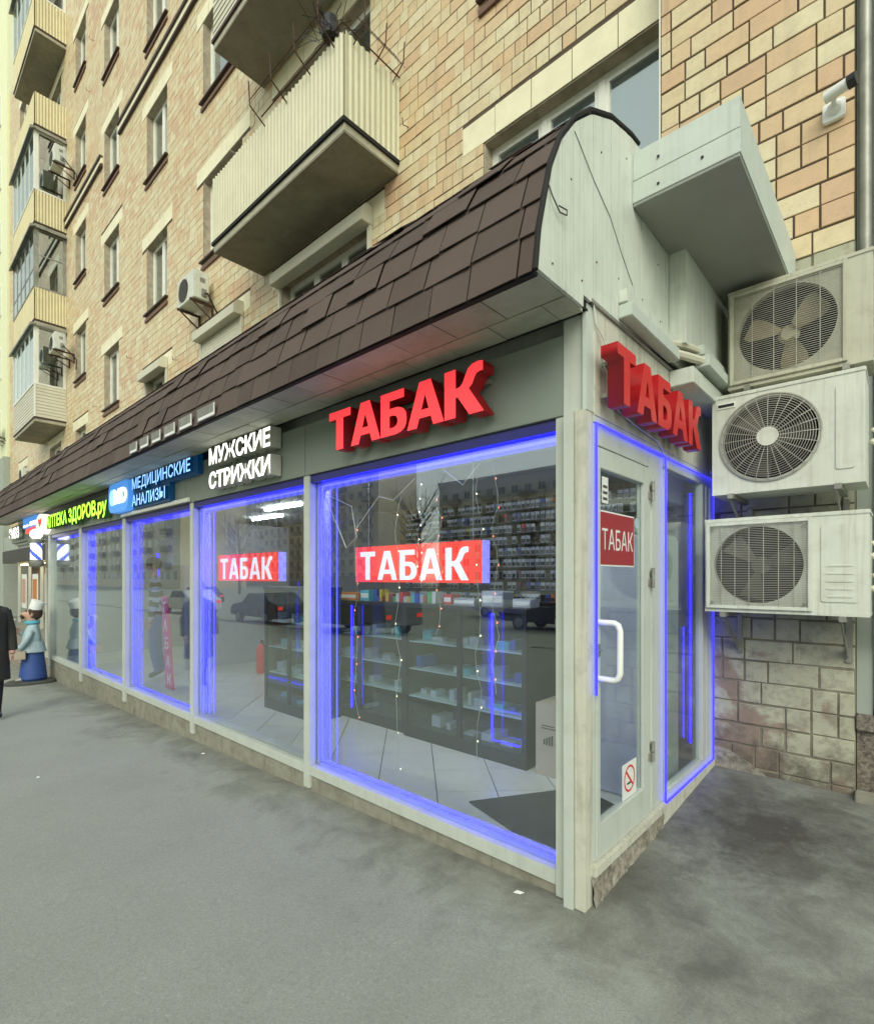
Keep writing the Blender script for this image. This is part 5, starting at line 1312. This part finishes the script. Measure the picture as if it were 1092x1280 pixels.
m = MB(); m.tube([(.90, YR - .0, 3.0), (.90, YR - .0, 8)], .032, 12); tag(obj('downpipe', m, M['steel'], smooth=True), 'grey vertical downpipe at the right edge of the brick pier', 'downpipe')
k = 0; x = .85
for i in range(4):
    m = MB(); m.box(x, x + .55, YR - .10, YR + .015, gz(x, 2) - .1, .16 - .0 * i); tag(obj('kerb_slab', m, M['plinth'], bevel=.006), ['stone slab at the foot of the granite base, nearest the pier', 'second stone slab along the granite base', 'third stone slab along the granite base', 'fourth stone slab along the granite base'][i], 'stone slab', 'stone slabs along the base'); x += .56

# neighbour beyond the left end
t = thing('far_shopfront', 'dim brown shop with lit posters beyond the left end of the annexe', 'shop', (-20, 2, 0))
m = MB(); m.box(-30, -14.9, 2.0, 2.3, 2.2, 3.4); obj('fascia', m, M['grey_render'], t)
m = MB(); m.box(-30, -14.9, 1.95, 1.99, 2.2, 2.75); obj('black_sign', m, M['black'], t)
m = MB(); m.box(-30, -14.9, 3.0, 3.1, -.6, 2.2); m.box(-30, -14.9, 2.0, 3.0, -.6, -.4); obj('shop_wall', m, M['tubepanel'], t)
for i in range(6):
    x = -16.3 - i * 2.1
    m = MB(); m.box(x, x + .1, 2.02, 2.1, -.4, 2.2); f = obj('frame_post', m, M['grey_alu'], t)
    m = MB(); m.box(x + .3, x + 1.2, 2.1, 2.12, .3, 1.7); obj('poster', m, M['paper'], t)
    m = MB(); m.box(x + .4, x + 1.1, 2.095, 2.099, .5, 1.5); obj('poster_print', m, M['skin'] if i % 2 else M['g4'], t)
m = MB(); m.box(-28, -15, 2.3, 2.5, 2.1, 2.15); obj('strip_light', m, emit('warm_tube', (1, .75, .4), 5), t)

# ================================================================== figures
def skin_mesh(name, joints, edges, mats, picker, sub=2):
    me = bpy.data.meshes.new(name); me.from_pydata([j[0] for j in joints], edges, [])
    o = bpy.data.objects.new(name, me); COL.objects.link(o)
    sm = o.modifiers.new('skin', 'SKIN'); sm.use_smooth_shade = True
    for i, j in enumerate(joints):
        v = me.skin_vertices[0].data[i]; r_ = j[1]; v.radius = r_ if isinstance(r_, tuple) else (r_, r_)
        v.use_root = (i == 0)
    ss = o.modifiers.new('sub', 'SUBSURF'); ss.levels = sub; ss.render_levels = sub
    dg = bpy.context.evaluated_depsgraph_get(); ev = o.evaluated_get(dg)
    m2 = bpy.data.meshes.new_from_object(ev); bpy.data.objects.remove(o)
    m2.materials.clear()
    for m in mats: m2.materials.append(m)
    for p in m2.polygons: p.material_index = picker(p.center); p.use_smooth = True
    return m2
def person(loc, rot, label, top, low, skinm, hairm, lean=0, coat=False, name='person', stripes=None, scale=1):
    t = thing(name, label, 'person', loc)
    J = [((0, 0, .95), (.15, .11)), ((0, .01, 1.12), (.145, .10)), ((0, .01, 1.30), (.17, .11)), ((0, 0, 1.44), (.13, .09)), ((0, -.01, 1.51), .052), ((0, -.02, 1.58), .058), ((0, -.035, 1.66), (.078, .092)), ((0, -.03, 1.73), (.070, .08)),
         ((.17, 0, 1.42), .062), ((.22, .02, 1.16), .05), ((.235, -.05, .92), .038), ((.235, -.08, .84), .032),
         ((-.17, 0, 1.42), .062), ((-.22, .02, 1.16), .05), ((-.235, -.05, .92), .038), ((-.235, -.08, .84), .032),
         ((.09, 0, .86), .095), ((.10, -.03, .48), .062), ((.10, .03, .10), .045), ((.10, -.09, .04), .036),
         ((-.09, 0, .86), .095), ((-.10, .03, .48), .062), ((-.10, .10, .10), .045), ((-.10, -.02, .04), .036)]
    E = [(0, 1), (1, 2), (2, 3), (3, 4), (4, 5), (5, 6), (6, 7), (3, 8), (8, 9), (9, 10), (10, 11), (3, 12), (12, 13), (13, 14), (14, 15), (0, 16), (16, 17), (17, 18), (18, 19), (0, 20), (20, 21), (21, 22), (22, 23)]
    mats = [top, low, skinm, M['black']] + ([stripes] if stripes else [])
    def pick(c):
        if c.z > 1.50: return 2
        if c.z < .10: return 3
        if abs(c.x) > .19 and c.z < .90: return 2
        if c.z < .93 and abs(c.x) < .2: return 1
        if stripes and int(c.z * 14) % 2: return 4
        return 0
    body = inst('body', skin_mesh('body', J, E, mats, pick), t, loc)
    for s in (-1, 1):   # fingers
        hx, hy, hz_ = s * .235, -.085, .82
        f = MB()
        for k in range(4): f.tube([(hx - s * .005, hy + .028 - k * .018, hz_ + .01), (hx, hy + .026 - k * .018, hz_ - .04), (hx - s * .012, hy + .02 - k * .017, hz_ - .075 + .008 * abs(k - 1.5))], .0085, 6, 0, .0065)
        f.tube([(hx - s * .01, hy - .025, hz_ + .02), (hx - s * .03, hy - .05, hz_ - .01), (hx - s * .035, hy - .055, hz_ - .035)], .010, 6, 0, .007)
        f.v = [(v[0] + loc[0], v[1] + loc[1], v[2] + loc[2]) for v in f.v]; obj('fingers', f, skinm, t, smooth=True)
    h = MB(); 
    vs = []; NS, NR = 16, 9
    for i in range(NR):
        for j in range(NS):
            a = 2 * math.pi * j / NS; e_ = i / (NR - 1) * (math.pi * .58 if math.sin(a) < .2 else math.pi * .74)
            q_ = math.sin(e_); vs.append((loc[0] + .092 * q_ * math.cos(a), loc[1] - .015 + .108 * q_ * math.sin(a), loc[2] + 1.70 + .112 * math.cos(e_)))
    fs = [(i * NS + j, i * NS + (j + 1) % NS, (i + 1) * NS + (j + 1) % NS, (i + 1) * NS + j) for i in range(NR - 1) for j in range(NS)]
    h.add(vs, fs); obj('hair', h, hairm, t, smooth=True)
    f = MB()
    L = lambda x, y, z: (loc[0] + x, loc[1] + y, loc[2] + z)
    f.tube([L(0, -.118, 1.68), L(0, -.140, 1.655), L(0, -.128, 1.640)], .011, 6); f.tube([L(-.088, -.02, 1.68), L(-.094, -.015, 1.65)], .016, 6); f.tube([L(.088, -.02, 1.68), L(.094, -.015, 1.65)], .016, 6); f.tube([L(-.025, -.118, 1.618), L(.025, -.118, 1.618)], .007, 5)
    obj('face_features', f, skinm, t, smooth=True)
    f = MB()
    for s in (-1, 1): f.lathe([(.002, -.008), (.009, 0), (.002, .008)], L(s * .030, -.112, 1.675), 'y', 8)
    obj('eyes', f, M['black'], t)
    if coat:
        c_ = MB(); c_.lathe([(.235, .52), (.225, .75), (.20, 1.0), (.195, 1.2), (.205, 1.36), (.13, 1.47), (.075, 1.53)], loc, seg=20); c_.v = [(v[0], loc[1] + (v[1] - loc[1]) * .72, v[2]) for v in c_.v]
        obj('long_coat', c_, top, t, smooth=True)
        for s in (-1, 1):
            c_ = MB(); c_.tube([L(s * .17, 0, 1.42), L(s * .235, .02, 1.16), L(s * .245, -.05, .90)], .072, 10, 0, .055); obj('sleeve', c_, top, t, smooth=True)
    t.rotation_euler = (0, 0, rot); t.scale = (scale,) * 3
    return t
person((-7.44, -1.25, gz(-7.44, -1.25)), R(95), 'person in a long dark olive coat and black trousers cut by the left edge', M['coat'], M['trouser'], M['skin'], M['hair'], coat=True, scale=.97)
person((-7.2, .62, .062), R(-20), 'person in a grey striped shirt and dark blue trousers inside the shop', M['goods_w'], M['blue'], M['skin'], M['hair'], stripes=M['trouser'])

# painted statue of a barber on the pavement
SX, SY = -10.42, -.30; SZ = gz(SX, SY)
t = thing('barber_statue', 'painted statue of a man in a white cap and blue trousers looking up', 'statue', (SX, SY, SZ))
def SL(x, y, z): return (SX + x, SY + y, SZ + z)
m = MB(); m.lathe([(.40, 0), (.40, .05), (.36, .07)], (SX, SY, SZ - .01), seg=24); m.v = [(SX + (v[0] - SX) * 1.1, SY + (v[1] - SY) * .8, v[2]) for v in m.v]; obj('base', m, M['rubberblack'], t)
m = MB(); m.lathe([(.20, .06), (.235, .10), (.21, .3), (.18, .5), (.17, .58)], (SX + .02, SY, SZ), seg=16); obj('trousers', m, M['blue'], t, smooth=True)
m = MB()
for s in (-1, 1): m.tube([SL(-.02, s * .09, .10), SL(-.16, s * .10, .09), SL(-.25, s * .11, .08)], .055, 8, 0, .045)
obj('shoes', m, M['steel'], t, smooth=True)
JJ = [((0, 0, .62), (.20, .19)), ((.0, 0, .78), (.18, .18)), ((.03, 0, .95), (.155, .16)), ((.02, 0, 1.05), (.09, .09)), ((0, 0, 1.12), .075), ((-.02, 0, 1.20), (.115, .10)), ((.03, 0, 1.29), (.10, .10)),
      ((0, -.18, .96), .065), ((-.06, -.25, .78), .06), ((-.16, -.22, .66), .05), ((-.23, -.20, .64), .045),
      ((0, .18, .96), .065), ((-.12, .25, .85), .06), ((-.25, .16, .93), .05), ((-.30, .08, .99), .04), ((-.13, 0, 1.235), .035), ((-.17, 0, 1.255), .03)]
EE = [(0, 1), (1, 2), (2, 3), (3, 4), (4, 5), (5, 6), (2, 7), (7, 8), (8, 9), (9, 10), (2, 11), (11, 12), (12, 13), (13, 14), (5, 15), (15, 16)]
me = skin_mesh('body', JJ, EE, [M['lightblue'], M['skin']], lambda c: 1 if (c.z > 1.10 or (c.x < -.2 and abs(c.y) > .05 and c.z < 1.06)) else 0)
inst('body', me, t, (SX, SY, SZ))
m = MB(); m.lathe([(.20, .555), (.235, .57), (.20, .68), (.18, .75)], (SX + .01, SY, SZ), seg=18); obj('jacket_skirt', m, M['lightblue'], t, smooth=True)
m = MB(); m.lathe([(.09, -.03), (.13, 0), (.125, .035), (.085, .05)], (SX + .005, SY, SZ + 1.075), seg=16); obj('scarf', m, M['g7'], t, smooth=True)
m = MB(); m.lathe([(.105, 0), (.115, .03), (.115, .12), (.125, .17), (.07, .19)], (0, 0, 0), seg=18)
rm = Matrix.Translation(SL(.045, 0, 1.30)) @ Matrix.Rotation(R(22), 4, 'Y'); m.v = [tuple(rm @ Vector(v)) for v in m.v]; obj('cap', m, M['white'], t, smooth=True)
m = MB(); m.lathe([(.03, -.11), (.10, -.07), (.125, 0), (.12, .06), (.08, .09)], SL(.055, 0, 1.24), seg=14); obj('hair', m, M['hair'], t, smooth=True)
m = MB(); m.tube([SL(-.14, -.06, 1.175), SL(-.17, 0, 1.20), SL(-.14, .06, 1.175)], .028, 7); m.tube([SL(-.085, -.06, 1.285), SL(-.10, -.02, 1.295)], .013, 5); m.tube([SL(-.085, .06, 1.285), SL(-.10, .02, 1.295)], .013, 5); obj('moustache', m, M['hair'], t, smooth=True)
m = MB(); m.lathe([(.002, 0), (.06, .10), (.065, .17), (.04, .19)], SL(-.31, .05, .97), seg=12); obj('cup', m, M['vinyl'], t, smooth=True)
m = MB(); m.tube([SL(.0, -.105, 1.20), SL(.02, -.115, 1.25)], .022, 7); obj('ear', m, M['skin'], t, smooth=True)
m = MB(); m.box(SX - .36, SX - .08, SY - .26, SY - .16, SZ + .46, SZ + .60); m.tube([SL(-.30, -.21, .60), SL(-.28, -.21, .66), SL(-.18, -.21, .66), SL(-.15, -.21, .60)], .012, 6); obj('handbag', m, M['cardboard'], t, bevel=.02)
t.rotation_euler = (0, 0, R(75)); t.scale = (.88, .80, 1.0)

# ================================================================== across the street (seen in the reflections)
def block(x0, x1, y, zt, fl, bay, wall, label, balc=True, dep=12):
    t = thing('apartment_building', label, 'building', ((x0 + x1) / 2, y - dep / 2, 0), 'buildings across the street')
    m = MB(); m.box(x0, x1, y - dep, y, -1, zt); m.box(x0, x1, y - dep, y + .3, zt, zt + .6); obj('wall', m, M[wall], t)
    wn = MB(); wm = MB(); bl = MB(); q = random.Random(int(abs(x0)))
    nz = int((zt - 1) / fl)
    for k in range(nz):
        z = 1.2 + k * fl; x = x0 + 1
        while x < x1 - 2:
            wn.box(x, x + 1.5, y, y + .03, z, z + 1.5); wm.box(x - .1, x + 1.6, y + .001, y + .02, z - .1, z + 1.6); wm.box(x + .7, x + .78, y + .03, y + .05, z, z + 1.5)
            if balc and int((x - x0) / bay) % 3 == 1 and k: bl.box(x - .8, x + 2.2, y + .0, y + 1.1, z - 1.0, z + .05)
            x += bay
    obj('window_panes', wn, M['farwin'], t, kind='stuff'); obj('window_frames', wm, M['vinyl'], t, kind='stuff')
    if bl.v: obj('balconies', bl, M['slab'], t, kind='stuff')
block(-75, 34, -82, 21.5, 2.8, 3.0, 'farA', 'long grey nine-storey block reflected in the nearest pane')
block(-190, -86, -74, 30, 3.1, 3.2, 'farB', 'brown brick block reflected in the second and third panes')
block(-260, -92, -34, 24, 3.0, 3.1, 'farB', 'long brown block far down the street reflected in the left panes')
block(42, 90, -66, 20, 3.0, 3.1, 'farB', 'brown block across the street to the right of the grey one')
def car(x, y, paint, label, van=False, ang=0):
    t = thing('van' if van else 'parked_car', label, 'van' if van else 'car', (x, y, zr(x)), 'vehicles parked along the kerb')
    L_, W_ = (5.2, 1.95) if van else (4.4, 1.78); z0 = zr(x)
    if van: pr = [(0, .35), (0, 1.1), (.9, 1.35), (1.5, 2.2), (5.1, 2.25), (5.2, .4)]
    else: pr = [(0, .35), (.02, .75), (.25, .88), (1.15, .98), (1.75, 1.42), (3.1, 1.45), (3.85, 1.02), (4.3, .98), (4.4, .5), (4.35, .3)]
    m = MB(); m.prism([(x + a, z0 + b) for a, b in pr], 'y', y, y + W_); b_ = obj('body', m, M[paint], t, bevel=.05, smooth=True)
    g_ = [(1.05, 1.40), (1.55, 2.05), (2.3, 2.08), (2.3, 1.40)] if van else [(1.32, 1.0), (1.80, 1.37), (3.05, 1.39), (3.65, 1.03)]
    for yy in (y - .006, y + W_ + .001):
        m = MB(); m.prism([(x + a, z0 + b) for a, b in g_], 'y', yy, yy + .005); obj('side_window', m, M['farwin'], t)
    for a in (.85, L_ - .95):
        for yy in (y - .01, y + W_ - .19):
            m = MB(); m.lathe([(.20, 0), (.32, .02), (.32, .18), (.20, .2)], (x + a, yy, z0 + .32), 'y', 18); w_ = obj('wheel', m, M['tyre'], t)
            m = MB(); m.lathe([(.19, -.004), (.19, .204)], (x + a, yy, z0 + .32), 'y', 14); obj('rim', m, M['steel'], w_)
    for yy in (y + .08, y + W_ - .32):
        m = MB(); m.box(x + L_ - .06, x + L_ + .01, yy, yy + .24, z0 + .7, z0 + .85); obj('tail_lamp', m, M['tail'], t)
        m = MB(); m.box(x - .012, x + .04, yy, yy + .26, z0 + .58, z0 + .72); obj('headlamp', m, M['white'], t)
for x, y, p_, lb, v_ in ((-24, -11.6, 'carA', 'dark saloon car parked across from the far end of the shop', 0), (-17.5, -11.6, 'carD', 'grey van parked across the pavement', 1), (-11, -16.5, 'carA', 'dark car out in the road opposite the third pane', 0), (6, -16.5, 'carB', 'white car out in the road right of the shop door', 0), (-33, -11.6, 'carB', 'white car parked at the far end of the row', 0), (-16.8, -22, 'carB', 'white car in the far lane', 0), (-8, -22.4, 'carD', 'grey car in the far lane', 0), (-1, -22.4, 'carA', 'dark van in the far lane', 1), (-42, -16, 'carA', 'dark car far down the road', 0)):
    car(x, y, p_, lb, bool(v_))
# bare street trees along the far pavement
for k_, (x, y, h_) in enumerate(((-30, -29.5, 11), (-19, -30, 9.5), (-9, -29.5, 12), (2, -30, 10), (12, -29.5, 11), (-44, -30, 12), (-62, -29.5, 11))):
    t = thing('street_tree', ['bare tree opposite the far left panes', 'low bare tree opposite the fourth pane', 'tall bare tree opposite the nearest pane', 'bare tree opposite the shop corner', 'bare tree at the right end of the row', 'tall bare tree far along the road', 'bare tree farthest along the road'][k_], 'tree', (x, y, 0), 'street trees on the far pavement')
    q = random.Random(k_ + 50); tr = MB(); tr.tube([(x, y, -.6), (x + .1, y, h_ * .35), (x, y, h_ * .6)], .2, 8, 0, .10); obj('trunk', tr, M['bark'], t, smooth=True)
    cr = MB()
    for i_ in range(46):
        z0_ = h_ * q.uniform(.25, .62); a = q.random() * 6.28; L_ = q.uniform(1.2, 3.2); p0 = Vector((x, y, z0_)); d_ = Vector((math.cos(a) * .75, math.sin(a) * .75, q.uniform(.5, 1.3)))
        p1 = p0 + d_ * L_ * .5; p2 = p0 + d_ * L_ + Vector((q.gauss(0, .3), q.gauss(0, .3), .2)); cr.tube([p0, p1, p2], .05, 4, 0, .012)
        for _ in range(4): cr.tube([p1.lerp(p2, q.random()), p2 + Vector((q.gauss(0, .8), q.gauss(0, .8), q.uniform(.1, 1.2)))], .014, 3, 0, .005)
    obj('crown', cr, M['bark'], t)
# small litter on the pavement
for (x, y, lb) in ((-3.9, -.12, 'curled white scrap of paper at the foot of the plinth'), (-4.4, -1.3, 'thin curled pale wrapper on the pavement at left'), (-.35, -.10, 'white cigarette end by the corner post')):
    m = MB(); z = gz(x, y) + .004; m.add([(x, y, z), (x + .035, y + .006, z + .003), (x + .05, y + .02, z + .010), (x + .012, y + .016, z + .008), (x, y, z + .003), (x + .035, y + .006, z + .006), (x + .05, y + .02, z + .013), (x + .012, y + .016, z + .011)], [(0, 1, 2, 3), (7, 6, 5, 4), (0, 4, 5, 1), (1, 5, 6, 2), (2, 6, 7, 3), (3, 7, 4, 0)])
    tag(obj('litter', m, M['paper']), lb, 'litter')
# loose wires on the end wall
m = MB(); m.tube([(.02, -.40, 3.17), (.03, -.38, 3.12), (.035, -.33, 3.08), (.04, -.28, 3.09), (.035, -.27, 3.12), (.03, -.33, 3.11)], .003, 5)
tag(obj('loose_wire', m, M['wire_dark']), 'thin dark loose wire curling from the gable under the shingles', 'wire')
m = MB(); m.tube([(.01, .03, 2.86), (.015, .05, 2.76), (.03, .10, 2.70), (.05, .14, 2.60), (.04, .10, 2.55), (.03, .07, 2.60), (.05, .12, 2.66), (.05, .16, 2.58), (.04, .2, 2.50)], .004, 5); m.tube([(.02, .18, 2.42), (.02, .5, 2.38), (.02, .85, 2.36), (.012, .95, 2.33), (.01, .99, 2.29)], .004, 5)
tag(obj('loose_wire', m, M['wire']), 'tangled pale cable below and left of the red side sign', 'wire')
print('objects', len(bpy.data.objects), 'tris', sum(len(p.vertices) - 2 for me in bpy.data.meshes for p in me.polygons))
